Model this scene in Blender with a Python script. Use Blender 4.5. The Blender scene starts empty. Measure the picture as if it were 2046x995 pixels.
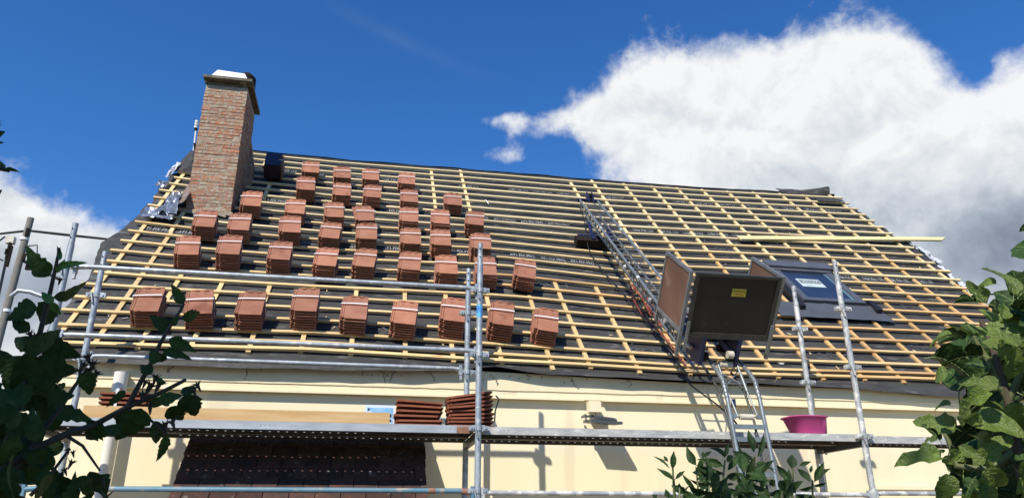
import bpy, math, random
from mathutils import Vector as V, Matrix, noise
random.seed(7)
R = math.radians
SC = bpy.context.scene
COL = SC.collection

# ------------------------------------------------------------------ camera
CAM = V((-0.8567, -5.7062, -0.7584))
PIT, YAW, ROL, FPX = 0.3626, 0.1944, -0.0047, 1492.7
_fw = V((math.sin(YAW)*math.cos(PIT), math.cos(YAW)*math.cos(PIT), math.sin(PIT)))
_r0 = V((math.cos(YAW), -math.sin(YAW), 0)); _u0 = _r0.cross(_fw)
_rt = _r0*math.cos(ROL) + _u0*math.sin(ROL); _up = -_r0*math.sin(ROL) + _u0*math.cos(ROL)
cd = bpy.data.cameras.new('camera'); cam = bpy.data.objects.new('camera', cd); COL.objects.link(cam)
cd.sensor_width = 36; cd.lens = 36*FPX/2046; cd.clip_start = 0.05; cd.clip_end = 3000
m = Matrix((_rt, _up, -_fw)).transposed().to_4x4(); m.translation = CAM
cam.matrix_world = m
SC.camera = cam

def at(x, y, d):
    """a point d metres away along the sight line (photo coordinates)"""
    q = _fw + _rt*((x-1023)/FPX) - _up*((y-497.5)/FPX)
    return CAM + q.normalized()*d

# ------------------------------------------------------------------ sun, sky
SUN = V((-0.734, -1.03, 1.224)).normalized()
elev = math.asin(SUN.z); azim = math.atan2(SUN.x, SUN.y)
sl = bpy.data.lights.new('sun', 'SUN'); sl.energy = 4.4; sl.angle = R(0.53); sl.color = (1, .95, .86)
so = bpy.data.objects.new('sun', sl); COL.objects.link(so)
so.rotation_euler = SUN.to_track_quat('Z', 'Y').to_euler(); so.location = (0, 0, 30)
SC.view_settings.view_transform = 'Standard'; SC.view_settings.look = 'None'
SC.view_settings.exposure = 0.35; SC.view_settings.gamma = 1
try: SC.view_settings.use_curve_mapping = False
except Exception: pass

w = bpy.data.worlds.new('World'); SC.world = w; w.use_nodes = True
nt = w.node_tree; N = nt.nodes; L = nt.links; N.clear()
def nd(t, **k):
    n = N.new(t)
    for a, b in k.items(): setattr(n, a, b)
    return n
def mth(op, a, b=None, c=None, clamp=False):
    n = N.new('ShaderNodeMath'); n.operation = op; n.use_clamp = clamp
    for i, q in enumerate((a, b, c)):
        if q is None: continue
        if isinstance(q, (int, float)): n.inputs[i].default_value = q
        else: L.new(q, n.inputs[i])
    return n.outputs[0]
sky = nd('ShaderNodeTexSky', sky_type='NISHITA', sun_disc=False)
sky.sun_elevation = elev; sky.sun_rotation = azim
sky.altitude = 100; sky.air_density = 1.0; sky.dust_density = 0.0; sky.ozone_density = 6.0
tc = nd('ShaderNodeTexCoord'); sep = nd('ShaderNodeSeparateXYZ'); L.new(tc.outputs['Generated'], sep.inputs[0])
az = mth('MULTIPLY', mth('ARCTAN2', sep.outputs[0], sep.outputs[1]), 57.2958)
el = mth('MULTIPLY', mth('ARCSINE', sep.outputs[2]), 57.2958)
def fbm(scale, detail, rough=.55, off=(0, 0, 0), dist=0.0):
    mp = nd('ShaderNodeMapping'); mp.inputs['Location'].default_value = off
    L.new(tc.outputs['Generated'], mp.inputs[0])
    n = nd('ShaderNodeTexNoise'); n.inputs['Scale'].default_value = scale
    n.inputs['Detail'].default_value = detail; n.inputs['Roughness'].default_value = rough
    n.inputs['Distortion'].default_value = dist
    L.new(mp.outputs[0], n.inputs['Vector']); return n.outputs['Fac']
def blob(a, e, sa, se, wt=1.0):
    x = mth('DIVIDE', mth('SUBTRACT', az, a), sa); y = mth('DIVIDE', mth('SUBTRACT', el, e), se)
    r2 = mth('ADD', mth('MULTIPLY', x, x), mth('MULTIPLY', y, y))
    return mth('MULTIPLY', mth('EXPONENT', mth('MULTIPLY', r2, -1.0)), wt)
def total(bs):
    t = None
    for b in bs: t = blob(*b) if t is None else mth('ADD', t, blob(*b))
    return t
# cumulus masses: azimuth, elevation, half widths (degrees), weight
mass = total([(31.0, 29.4, 8.0, 4.6, 1.05), (38.5, 30.4, 6.0, 3.2, .9), (24.5, 31.2, 6.0, 4.2, .90), (13.6, 30.4, 5.6, 1.3, .48), (19.0, 30.4, 4.0, 2.2, .5), (9.3, 30.6, 2.6, .8, .26),
              (51.5, 23.4, 7.0, 4.4, 1.1), (36.0, 24.0, 14.0, 4.2, 1.0), (26.0, 25.5, 5.0, 2.0, .4), (45.0, 16.0, 14.0, 5.0, 1.0), (40.5, 28.5, 4.2, 3.2, .45), (47.2, 28.6, .9, 1.4, -.35),
              (10.8, 27.9, 2.6, .8, .50), (14.3, 28.0, 2.6, .7, -.30), (70.0, 20.0, 16.0, 7.0, 1.0),
              (-25.5, 16.0, 6.0, 4.6, 1.2), (-19.6, 17.8, 2.3, 2.0, .7), (-30.0, 18.5, 5.5, 3.4, .8), (-40.0, 15.0, 9.0, 6.0, 1.0), (-28.0, 9.0, 14.0, 5.0, 1.0),
              (-100.0, 25.0, 14.0, 7.0, .9), (150.0, 30.0, 10.0, 5.0, .8)])
def bil(f): return mth('SUBTRACT', 1.0, mth('ABSOLUTE', mth('MULTIPLY', mth('SUBTRACT', f, .5), 4.0)))
n1 = fbm(7.0, 9, .60); n2 = fbm(30.0, 7, .62, (3, 1, 2)); n3 = fbm(5.5, 7, .55, (.02, .035, -.045)); n4 = fbm(12, 9, .60, (.5, .2, .1), .3)
n5 = fbm(12, 9, .60, (.5+.012, .2+.012, .1-.016), .3); n6 = fbm(17, 6, .55, (7, 3, 1), .4)
dens = mth('ADD', mass, mth('ADD', mth('MULTIPLY', mth('SUBTRACT', n1, .5), 1.35), mth('ADD', mth('MULTIPLY', mth('SUBTRACT', n2, .5), .55), mth('MULTIPLY', mth('SUBTRACT', bil(n6), .45), .22))))
mr = nd('ShaderNodeMapRange', interpolation_type='SMOOTHSTEP'); L.new(dens, mr.inputs[0])
mr.inputs[1].default_value = .36; mr.inputs[2].default_value = .86
cover = mth('MULTIPLY', mr.outputs[0], mth('GREATER_THAN', sep.outputs[2], 0.0))
# a faint streak of high cloud
streak = mth('MULTIPLY', mth('EXPONENT', mth('MULTIPLY', mth('POWER', mth('DIVIDE', mth('SUBTRACT', mth('ADD', el, mth('MULTIPLY', az, .28)), 36.3), .55), 2.0), -1.0)), blob(1.0, 36, 6.0, 6, .045))
cover = mth('MAXIMUM', cover, mth('MULTIPLY', streak, n4))
# thick undersides are grey
grey = total([(47.5, 16.8, 8.0, 4.0, .60), (37.5, 22.0, 6.5, 2.5, .24), (30.0, 24.3, 5.0, 2.0, .12), (52.0, 13.0, 10.0, 4.0, .3), (-23.5, 14.6, 7.0, 3.2, .55), (-29.0, 18.0, 4.0, 1.6, .15)])
grey = mth('MULTIPLY', grey, mth('ADD', mth('MULTIPLY', n3, 1.9), .05))
thick = nd('ShaderNodeMapRange', interpolation_type='SMOOTHSTEP'); L.new(dens, thick.inputs[0])
thick.inputs[1].default_value = .55; thick.inputs[2].default_value = 1.5
relief = mth('ADD', mth('MULTIPLY', mth('SUBTRACT', .54, n4), .24), mth('MULTIPLY', mth('SUBTRACT', n5, n4), .8))
shade = mth('ADD', mth('ADD', grey, mth('MULTIPLY', thick.outputs[0], .04)), relief, clamp=True)
cr = nd('ShaderNodeValToRGB'); L.new(shade, cr.inputs[0])
cr.color_ramp.elements[0].position = 0; cr.color_ramp.elements[0].color = (.93, .94, .95, 1)
cr.color_ramp.elements[1].position = 1; cr.color_ramp.elements[1].color = (.17, .215, .30, 1)
e_ = cr.color_ramp.elements.new(.25); e_.color = (.69, .735, .79, 1)
e_ = cr.color_ramp.elements.new(.55); e_.color = (.40, .455, .54, 1)
hs = nd('ShaderNodeHueSaturation'); hs.inputs['Saturation'].default_value = 1.22; hs.inputs['Hue'].default_value = .507; L.new(sky.outputs[0], hs.inputs['Color'])
b1 = nd('ShaderNodeBackground'); b1.inputs[1].default_value = .13; L.new(hs.outputs[0], b1.inputs[0])
b2 = nd('ShaderNodeBackground'); b2.inputs[1].default_value = .78; L.new(cr.outputs[0], b2.inputs[0])
mx = nd('ShaderNodeMixShader'); L.new(cover, mx.inputs[0]); L.new(b1.outputs[0], mx.inputs[1]); L.new(b2.outputs[0], mx.inputs[2])
wo = nd('ShaderNodeOutputWorld'); L.new(mx.outputs[0], wo.inputs[0])

# ------------------------------------------------------------------ materials
def M(name, c1, c2=None, scale=8, rough=.6, metal=0, bump=0, bscale=None, stretch=(1, 1, 1), rand=0, detail=5, spec=None, lo=.35, hi=.65, c3=None, s3=3, t3=.6, trans=0, ocol=False, bflat=False):
    mt = bpy.data.materials.new(name); mt.use_nodes = True
    t = mt.node_tree; nn = t.nodes; ll = t.links
    bs = nn['Principled BSDF']; bs.inputs['Roughness'].default_value = rough; bs.inputs['Metallic'].default_value = metal
    if spec is not None: bs.inputs['Specular IOR Level'].default_value = spec
    co = nn.new('ShaderNodeTexCoord'); mp = nn.new('ShaderNodeMapping'); mp.inputs['Scale'].default_value = stretch
    ll.new(co.outputs['Object'], mp.inputs[0])
    oi = nn.new('ShaderNodeObjectInfo')
    mul = nn.new('ShaderNodeMath'); mul.operation = 'MULTIPLY'; mul.inputs[1].default_value = 37.0; ll.new(oi.outputs['Random'], mul.inputs[0])
    ad = nn.new('ShaderNodeVectorMath'); ad.operation = 'ADD'; ll.new(mp.outputs[0], ad.inputs[0]); ll.new(mul.outputs[0], ad.inputs[1])
    def nz(s, d=detail):
        n = nn.new('ShaderNodeTexNoise'); n.inputs['Scale'].default_value = s; n.inputs['Detail'].default_value = d
        ll.new(ad.outputs[0], n.inputs['Vector']); return n.outputs['Fac']
    def ramp(src, a, b):
        r = nn.new('ShaderNodeMapRange'); r.inputs[1].default_value = a; r.inputs[2].default_value = b; ll.new(src, r.inputs[0]); return r.outputs[0]
    def mix(f, a, b):
        x = nn.new('ShaderNodeMix'); x.data_type = 'RGBA'
        if isinstance(f, float): x.inputs[0].default_value = f
        else: ll.new(f, x.inputs[0])
        for i, q in ((6, a), (7, b)):
            if isinstance(q, tuple): x.inputs[i].default_value = (*q, 1)
            else: ll.new(q, x.inputs[i])
        return x.outputs[2]
    c = c1 if isinstance(c1, tuple) else c1
    out = mix(ramp(nz(scale), lo, hi), c1, c2 if c2 else c1)
    if c3: out = mix(ramp(nz(s3), t3, t3+.08), out, c3)
    if rand:
        hv = nn.new('ShaderNodeHueSaturation'); ll.new(out, hv.inputs['Color'])
        r = nn.new('ShaderNodeMapRange'); r.inputs[3].default_value = 1-rand; r.inputs[4].default_value = 1+rand; ll.new(oi.outputs['Random'], r.inputs[0])
        ll.new(r.outputs[0], hv.inputs['Value']); out = hv.outputs[0]
    if ocol:
        x = nn.new('ShaderNodeMix'); x.data_type = 'RGBA'; x.blend_type = 'MULTIPLY'; x.inputs[0].default_value = 1
        ll.new(out, x.inputs[6]); ll.new(oi.outputs['Color'], x.inputs[7]); out = x.outputs[2]
    ll.new(out, bs.inputs['Base Color'])
    if bump:
        b = nn.new('ShaderNodeBump'); b.inputs['Strength'].default_value = bump; b.inputs['Distance'].default_value = .02
        if bflat:
            q_ = nn.new('ShaderNodeTexNoise'); q_.inputs['Scale'].default_value = bscale; q_.inputs['Detail'].default_value = detail; ll.new(co.outputs['Object'], q_.inputs['Vector']); ll.new(q_.outputs['Fac'], b.inputs['Height'])
        else: ll.new(nz(bscale or scale*3), b.inputs['Height']); ll.new(b.outputs[0], bs.inputs['Normal'])
    if trans:
        tr = nn.new('ShaderNodeBsdfTranslucent'); ll.new(out, tr.inputs[0])
        ms = nn.new('ShaderNodeMixShader'); ms.inputs[0].default_value = trans
        ll.new(bs.outputs[0], ms.inputs[1]); ll.new(tr.outputs[0], ms.inputs[2]); ll.new(ms.outputs[0], nn['Material Output'].inputs[0])
    return mt
m_wood = [M('pine_pale', (.75, .59, .32), (.67, .50, .245), 3, .7, bump=.15, stretch=(1.5, 14, 14), rand=.13, c3=(.42, .27, .11), s3=2.2, t3=.66),  # wood tones imitate glare: paler up the roof, deeper near the eave
          M('pine_mid', (.70, .50, .235), (.60, .40, .17), 3, .7, bump=.15, stretch=(1.5, 14, 14), rand=.14, c3=(.36, .2, .08), s3=2.2, t3=.64),
          M('pine_ochre', (.64, .40, .165), (.54, .31, .115), 3, .7, bump=.15, stretch=(1.5, 14, 14), rand=.14, c3=(.32, .17, .06), s3=2.2, t3=.64)]
m_plank = M('plank_pine', (.60, .40, .19), (.52, .31, .12), 2, .7, bump=.1, stretch=(1, 12, 12), c3=(.33, .16, .06), s3=3, t3=.66)
m_board = M('board_fresh', (.78, .66, .32), (.70, .56, .24), 2, .65, stretch=(1, 12, 12))
m_membrane = M('roof_membrane', (.040, .038, .0355), (.062, .060, .056), 3, .58, bump=.6, bscale=9, stretch=(1, 3, 3), c3=(.10, .097, .09), s3=5, t3=.58, spec=.25)
m_print = M('white_print', (.46, .47, .48), (.26, .27, .28), 20, .6)
m_print_grey = M('grey_print', (.09, .095, .10), (.06, .06, .065), 20, .6)
m_tile = M('terracotta', (.365, .160, .097), (.305, .128, .075), 9, .8, spec=.25, bump=.1, bscale=60, rand=.10, c3=(.22, .085, .048), s3=4, t3=.62, ocol=True)
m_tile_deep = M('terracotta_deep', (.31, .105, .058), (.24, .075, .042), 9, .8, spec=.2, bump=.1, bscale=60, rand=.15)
m_strap = M('white_strap', (.80, .80, .78), None, 5, .4)
m_film = M('dark_film', (.018, .008, .013), (.03, .012, .018), 6, .32, bump=.6, bscale=14)
m_steel = M('galvanised', (.40, .43, .45), (.26, .29, .31), 14, .5, .35, bump=.08, bscale=60, rand=.06, c3=(.50, .50, .48), s3=16, t3=.58)
m_steel_splash = M('galvanised_splashed', (.42, .43, .42), (.30, .31, .31), 9, .6, .2, bump=.25, bscale=50, c3=(.66, .64, .58), s3=11, t3=.5)
m_steel_blue = M('blue_painted_tube', (.085, .20, .265), (.15, .25, .30), 7, .55, .1, c3=(.34, .30, .25), s3=9, t3=.60)
m_steel_dark = M('dark_steel', (.05, .05, .05), (.09, .09, .09), 10, .5, .4)
m_rust = M('rust', (.22, .10, .06), (.30, .16, .10), 15, .8)
m_deck = M('deck_steel', (.42, .44, .46), (.33, .35, .37), 5, .55, .25, stretch=(1, 4, 4), bump=.05)
m_deck_dirty = M('deck_dirty', (.47, .46, .43), (.34, .34, .33), 7, .75, .05, bump=.25, bscale=40, stretch=(1, 3, 3), c3=(.62, .60, .55), s3=9, t3=.58)
m_deck_under = M('deck_under', (.13, .10, .075), (.07, .055, .045), 5, .7, .2)
m_wall = M('cream_render', (.82, .725, .49), (.79, .69, .455), 3, .88, bump=.4, bscale=45, detail=6, c3=(.735, .635, .43), s3=2.6, t3=.565, stretch=(1.3, 1, .16), bflat=True)
m_frieze = M('cream_paint', (.82, .725, .49), (.78, .68, .445), 4, .8, bump=.25, bscale=18, stretch=(1, 1, .3), bflat=True, c3=(.70, .60, .41), s3=5, t3=.63)
m_crack = M('crack_dirt', (.30, .25, .17), (.22, .18, .12), 20, .9)
m_pvc = M('white_pvc', (.72, .70, .64), (.68, .66, .59), 6, .4)
m_mortar = M('old_mortar', (.36, .30, .22), (.28, .23, .165), 12, .9, bump=.6, bscale=40, c3=(.24, .2, .15), s3=6, t3=.62)
m_cap = M('cap_concrete', (.16, .14, .10), (.09, .08, .055), 10, .9, bump=.5, bscale=30, c3=(.55, .53, .46), s3=9, t3=.62)
m_white_mortar = M('white_mortar', (.74, .72, .70), (.60, .58, .55), 10, .8, bump=.4, bscale=20)
m_foil = M('silver_foil', (.46, .48, .52), (.34, .37, .42), 6, .3, .75, bump=.9, bscale=14)
m_white_fleece = M('white_fleece', (.58, .59, .62), (.42, .44, .48), 10, .8, bump=.5)
m_brown_flash = M('brown_flashing', (.30, .22, .17), (.22, .15, .11), 4, .45, .2, bump=.4, bscale=8)
m_ply = M('phenolic_ply', (.185, .098, .062), (.135, .068, .042), 5, .5, bump=.08, stretch=(1, 1, .4), c3=(.26, .165, .115), s3=6, t3=.62)
m_ply_dark = M('film_faced_ply', (.012, .010, .008), (.020, .016, .012), 5, .6, bump=.1, c3=(.04, .034, .028), s3=9, t3=.66)
m_alu = M('aluminium', (.29, .315, .31), (.21, .23, .23), 9, .42, .55, bump=.04)
m_alu_dark = M('aluminium_dull', (.075, .078, .07), (.05, .052, .048), 9, .5, .4)
m_blue = M('blue_enamel', (.016, .024, .085), (.012, .018, .06), 6, .4, .1)
m_rubber = M('rubber', (.014, .010, .008), (.022, .016, .012), 10, .9, spec=.15)
m_cable = M('black_cable', (.012, .012, .012), None, 5, .5)
m_orange = M('orange_strap', (.26, .06, .028), (.17, .04, .02), 12, .7, bump=.3)
m_roller = M('nylon_roller', (.62, .56, .44), (.52, .46, .36), 8, .5)
m_yellow = M('yellow_label', (.50, .40, .05), None, 5, .5)
m_ink = M('black_ink', (.02, .02, .02), None, 5, .6)
m_red_ink = M('red_ink', (.4, .03, .03), None, 5, .6)
m_frame = M('skylight_aluminium', (.15, .155, .17), (.125, .13, .145), 6, .38, .4)
m_frame_dark = M('skylight_rubber', (.012, .012, .014), None, 5, .5)
m_lead = M('flashing_grey', (.10, .108, .118), (.085, .09, .10), 5, .5, .25, bump=.15, bscale=14)
m_glass = M('window_glass', (.018, .028, .06), (.03, .042, .075), 2, .06, 0, spec=1.0)
m_glass_edge = M('glass_edge', (.11, .19, .23), (.09, .16, .2), 4, .1)
m_paper = M('sticker_paper', (.46, .54, .53), None, 5, .5)
m_grey_ink = M('grey_ink', (.15, .14, .14), None, 5, .6)
m_pink = M('pink_plastic', (.64, .085, .26), (.58, .075, .235), 4, .35)
m_carton = M('white_carton', (.66, .70, .74), None, 5, .5)
m_carton_blue = M('carton_blue', (.18, .42, .70), (.40, .60, .80), 7, .5, c3=(.6, .66, .7), s3=12, t3=.6)
m_lamp = M('floodlight_grey', (.10, .105, .115), (.07, .075, .08), 8, .45, .3)
m_pole = M('old_pole_wood', (.25, .225, .19), (.18, .16, .135), 5, .9, bump=.5, stretch=(12, 12, 1))
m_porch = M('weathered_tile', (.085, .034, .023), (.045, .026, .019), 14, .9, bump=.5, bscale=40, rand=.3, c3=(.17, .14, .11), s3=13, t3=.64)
m_ground = M('garden_ground', (.040, .052, .020), (.062, .055, .034), 2, .95, bump=.3)
m_bark = M('bark', (.10, .075, .05), (.06, .045, .03), 12, .9, bump=.4)
m_stem_dark = M('dark_stem', (.035, .03, .02), (.05, .04, .025), 12, .8)
m_stem_green = M('green_stem', (.13, .15, .05), (.10, .11, .04), 9, .6)
m_hib = M('hibiscus_leaf', (.026, .055, .012), (.042, .078, .017), 6, .6, spec=.18, rand=.25, trans=.22, bump=.3, bscale=12)
m_hib_lit = M('hibiscus_leaf_lit', (.07, .14, .02), (.09, .17, .028), 6, .5, rand=.2, trans=.35)  # leaves caught by the sun: the sunlight is put into a lighter colour
m_fig_lit = M('fig_leaf_lit', (.12, .18, .026), (.17, .235, .04), 4, .36, spec=.5, rand=.25, trans=.3, bump=.5, bscale=9)  # sunlit fig leaves, their brightness put into the colour
m_fig_shaded = M('fig_leaf_shaded', (.026, .058, .012), (.045, .085, .018), 4, .5, spec=.25, rand=.25, trans=.18, bump=.5, bscale=9)  # same leaf in shade: darker colour stands in for undersides and depth
m_peony = M('garden_leaf', (.020, .046, .010), (.032, .064, .015), 6, .55, spec=.22, rand=.3, trans=.22, bump=.25, bscale=8)
m_vein = M('leaf_vein', (.20, .26, .09), None, 5, .6)

def brick_mat():
    mt = bpy.data.materials.new('old_brick'); mt.use_nodes = True
    t = mt.node_tree; nn = t.nodes; ll = t.links; bs = nn['Principled BSDF']; bs.inputs['Roughness'].default_value = .9
    oi = nn.new('ShaderNodeObjectInfo'); r = nn.new('ShaderNodeValToRGB'); ll.new(oi.outputs['Random'], r.inputs[0])
    el_ = r.color_ramp.elements; el_[0].position = 0; el_[0].color = (.29, .135, .078, 1); el_[1].position = 1; el_[1].color = (.27, .18, .115, 1)
    for p_, c_ in ((.25, (.33, .19, .115, 1)), (.45, (.33, .125, .065, 1)), (.6, (.34, .21, .13, 1)), (.72, (.44, .13, .05, 1)), (.8, (.22, .145, .1, 1)), (.92, (.36, .14, .07, 1))):
        e = el_.new(p_); e.color = c_
    co = nn.new('ShaderNodeTexCoord'); mu = nn.new('ShaderNodeMath'); mu.operation = 'MULTIPLY'; mu.inputs[1].default_value = 9; ll.new(oi.outputs['Random'], mu.inputs[0])
    ad = nn.new('ShaderNodeVectorMath'); ll.new(co.outputs['Object'], ad.inputs[0]); ll.new(mu.outputs[0], ad.inputs[1])
    n = nn.new('ShaderNodeTexNoise'); n.inputs['Scale'].default_value = 22; n.inputs['Detail'].default_value = 5; ll.new(ad.outputs[0], n.inputs['Vector'])
    mr_ = nn.new('ShaderNodeMapRange'); mr_.inputs[1].default_value = .46; mr_.inputs[2].default_value = .62; ll.new(n.outputs[0], mr_.inputs[0])
    x = nn.new('ShaderNodeMix'); x.data_type = 'RGBA'; ll.new(mr_.outputs[0], x.inputs[0]); ll.new(r.outputs[0], x.inputs[6]); x.inputs[7].default_value = (.36, .30, .215, 1)
    ll.new(x.outputs[2], bs.inputs['Base Color'])
    b = nn.new('ShaderNodeBump'); b.inputs['Strength'].default_value = .6; b.inputs['Distance'].default_value = .02; ll.new(n.outputs[0], b.inputs['Height']); ll.new(b.outputs[0], bs.inputs['Normal'])
    return mt
m_brick = brick_mat()

# ------------------------------------------------------------------ mesh helpers
ORIG = {}
def tag(o, label=None, cat=None, group=None, kind=None):
    if label: o['label'] = label
    if cat: o['category'] = cat
    if group: o['group'] = group
    if kind: o['kind'] = kind
    return o
def thing(name, loc, label, cat, group=None, kind=None):
    o = bpy.data.objects.new(name, None); o.empty_display_size = .1; COL.objects.link(o)
    o.location = loc; ORIG[o] = V(loc); return tag(o, label, cat, group, kind)
def orth(d, up):
    d = V(d).normalized(); up = V(up); s = d.cross(up)
    if s.length < 1e-5: s = d.cross(V((1, 0, 0)))
    s.normalize(); return d, s, s.cross(d)
class MB:
    def __init__(self): self.v = []; self.f = []; self.mi = []
    def add(self, vs, fs, mi=0):
        k = len(self.v); self.v += [V(q) for q in vs]
        for f in fs: self.f.append(tuple(i+k for i in f)); self.mi.append(mi)
        return self
    def box(self, c, hx, hy, hz, ax=(1, 0, 0), ay=(0, 1, 0), az_=(0, 0, 1), mi=0):
        c = V(c); ax = V(ax); ay = V(ay); az_ = V(az_)
        vs = [c+ax*(sx*hx)+ay*(sy*hy)+az_*(sz*hz) for sz in (-1, 1) for sy in (-1, 1) for sx in (-1, 1)]
        return self.add(vs, [(0, 2, 3, 1), (4, 5, 7, 6), (0, 1, 5, 4), (2, 6, 7, 3), (0, 4, 6, 2), (1, 3, 7, 5)], mi)
    def cub(self, x0, x1, y0, y1, z0, z1, mi=0):
        return self.box(((x0+x1)/2, (y0+y1)/2, (z0+z1)/2), abs(x1-x0)/2, abs(y1-y0)/2, abs(z1-z0)/2, mi=mi)
    def bar(self, p0, p1, wd, ht, up=(0, 0, 1), mi=0):
        p0 = V(p0); p1 = V(p1); d, s, u = orth(p1-p0, up)
        return self.box((p0+p1)/2, (p1-p0).length/2, wd/2, ht/2, d, s, u, mi)
    def tube(self, pts, r, n=10, cap=True, mi=0):
        pts = [V(p) for p in pts]; k = len(pts); rs = r if isinstance(r, (list, tuple)) else [r]*k
        vs = []; up = V((0, 0, 1)); prev = None
        for i, p in enumerate(pts):
            d = (pts[min(i+1, k-1)]-pts[max(i-1, 0)]).normalized()
            if prev is None:
                s = d.cross(up)
                if s.length < .05: s = d.cross(V((1, 0, 0)))
            else: s = prev - d*prev.dot(d)
            s.normalize(); prev = s; t = d.cross(s)
            for j in range(n):
                a = 2*math.pi*j/n; vs.append(p+(s*math.cos(a)+t*math.sin(a))*rs[i])
        fs = [(i*n+j, i*n+(j+1) % n, (i+1)*n+(j+1) % n, (i+1)*n+j) for i in range(k-1) for j in range(n)]
        if cap: fs += [tuple(range(n))[::-1], tuple((k-1)*n+j for j in range(n))]
        return self.add(vs, fs, mi)
    def grid(self, rows, mi=0):
        a = len(rows); b = len(rows[0])
        return self.add([q for r in rows for q in r], [(i*b+j, i*b+j+1, (i+1)*b+j+1, (i+1)*b+j) for i in range(a-1) for j in range(b-1)], mi)
    def prism(self, poly, d, mi=0):
        n = len(poly); d = V(d); poly = [V(q) for q in poly]
        return self.add(poly+[q+d for q in poly], [tuple(range(n))[::-1], tuple(range(n, 2*n))]+[(i, (i+1) % n, n+(i+1) % n, n+i) for i in range(n)], mi)
    def mesh(self, name, mats, off=(0, 0, 0), smooth=False):
        off = V(off); me = bpy.data.meshes.new(name); me.from_pydata([tuple(q-off) for q in self.v], [], self.f)
        for mt in (mats if isinstance(mats, (list, tuple)) else [mats]): me.materials.append(mt)
        for p, k in zip(me.polygons, self.mi): p.material_index = k; p.use_smooth = smooth
        me.update(); return me
    def build(self, name, mats, parent=None, smooth=False, loc=None):
        off = ORIG[parent] if parent is not None else (V(loc) if loc is not None else V((0, 0, 0)))
        o = bpy.data.objects.new(name, self.mesh(name, mats, off, smooth)); COL.objects.link(o)
        if parent is not None: o.parent = parent
        else: o.location = off
        ORIG[o] = off; return o
def smooth_auto(o, deg=40):
    for p in o.data.polygons: p.use_smooth = True
    try: o.data.set_sharp_from_angle(angle=R(deg))
    except Exception: pass
    return o
def pieces(mb, name, mats, parent, smooth=True, deg=50):
    """every shape added to mb becomes a part of its own (faces grouped by connection)"""
    par = list(range(len(mb.v)))
    def find(i):
        while par[i] != i: par[i] = par[par[i]]; i = par[i]
        return i
    for f in mb.f:
        a = find(f[0])
        for q in f[1:]: par[find(q)] = a
    gr = {}
    for f, k in zip(mb.f, mb.mi): gr.setdefault(find(f[0]), []).append((f, k))
    out = []
    for g in gr.values():
        ids = sorted({i for f, _ in g for i in f}); ix = {a: b for b, a in enumerate(ids)}
        b = MB(); b.v = [mb.v[i] for i in ids]; b.f = [tuple(ix[i] for i in f) for f, _ in g]; b.mi = [k for _, k in g]
        o = b.build(name, mats, parent); out.append(smooth_auto(o, deg) if smooth else o)
    return out
def fn(x, y, z=0.0): return noise.noise(V((x, y, z)))

# ------------------------------------------------------------------ the roof surface (old roof, sagging between its gables)
O = V((0, 1.2168, .9658)); SL = .7852; G = .24893
U = V((0, math.cos(SL), math.sin(SL))); NN = V((0, -math.sin(SL), math.cos(SL)))
DZ = [[-.0108, .0413, .0016, -.0233], [-.0542, -.0261, -.0362, -.0162], [-.0763, -.0617, -.0658, .0026], [-.0629, -.0811, -.0133, -.0413], [-.0615, -.1019, -.1292, -.0887], [-.0402, -.0573, -.0764, -.0702], [.0459, -.0019, -.0622, -.0605]]
KX = [-3.549, -2.749, -1.349, .6, 2.6, 4.6, 7.15]; KI = [0, 7, 14, 21]
def dzf(X, b):
    i = min(max(21-b/G, 0), 21); a = 0
    while a < 5 and X > KX[a+1]: a += 1
    s = min(max((X-KX[a])/(KX[a+1]-KX[a]), 0), 1); k = min(int(i//7), 2); t = (i-KI[k])/7
    return (1-s)*(1-t)*DZ[a][k]+s*(1-t)*DZ[a+1][k]+(1-s)*t*DZ[a][k+1]+s*t*DZ[a+1][k+1]
def RP(X, b, c=0.0): return O+V((X, 0, 0))+U*b+NN*c+V((0, 0, dzf(X, b)))
def FP(X, b, c=0.0): return O+V((X, 0, 0))+U*b+NN*c
LAPS = (.85, 2.10, 3.36, 4.62)
def memb_c(X, b):
    c = -.043 + .010*fn(X*1.6, b*5.5, 1) + .006*fn(X*5, b*13, 2)
    if -.15 < X < 2.1 and b > 1.5: c += .010*fn(X*2.2+b*1.5, b*9, 5)+.004*fn(X*7+b*6, b*22, 6)
    for l in LAPS:
        if b < l: c += .0022
        c += .009*math.exp(-((b-l)/.03)**2)*(.4+.6*fn(X*3, l, 4))
    if b < -.26: c += .012*fn(X*2.4, b*4, 3)
    return min(c, -.031)
EAVE = [(-3.6, .575), (-2.6, .557), (-1.83, .557), (-.9, .572), (-.12, .588), (.1, .63), (.29, .646), (.55, .618), (.8, .592), (1.78, .582), (3.87, .560), (4.7, .512), (7.2, .50)]
def eave_z(X):
    for (a, za), (c, zc) in zip(EAVE, EAVE[1:]):
        if X <= c: return za+(zc-za)*max(0, (X-a)/(c-a))
    return EAVE[-1][1]
def memb_p(X, b):
    """point of the membrane; below the last battens it hangs over the eave"""
    if b >= -.34: return RP(X, b, memb_c(X, b))
    p = RP(X, -.34, memb_c(X, -.34)); t = min(1, (-.34-b)/.16); q = p.copy()
    q.y += (.893-p.y)*math.sin(t*1.57)+.012*fn(X*3, t*2, 21)*t; q.z += (eave_z(X)+.010*fn(X*2.3, 0, 20)-p.z)*t
    return q

house = thing('house', (1.7, 1.03, -2.4), 'cream rendered house with its roof stripped to battens and black membrane', 'house')
WL, WR = -3.62, 7.12
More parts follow.
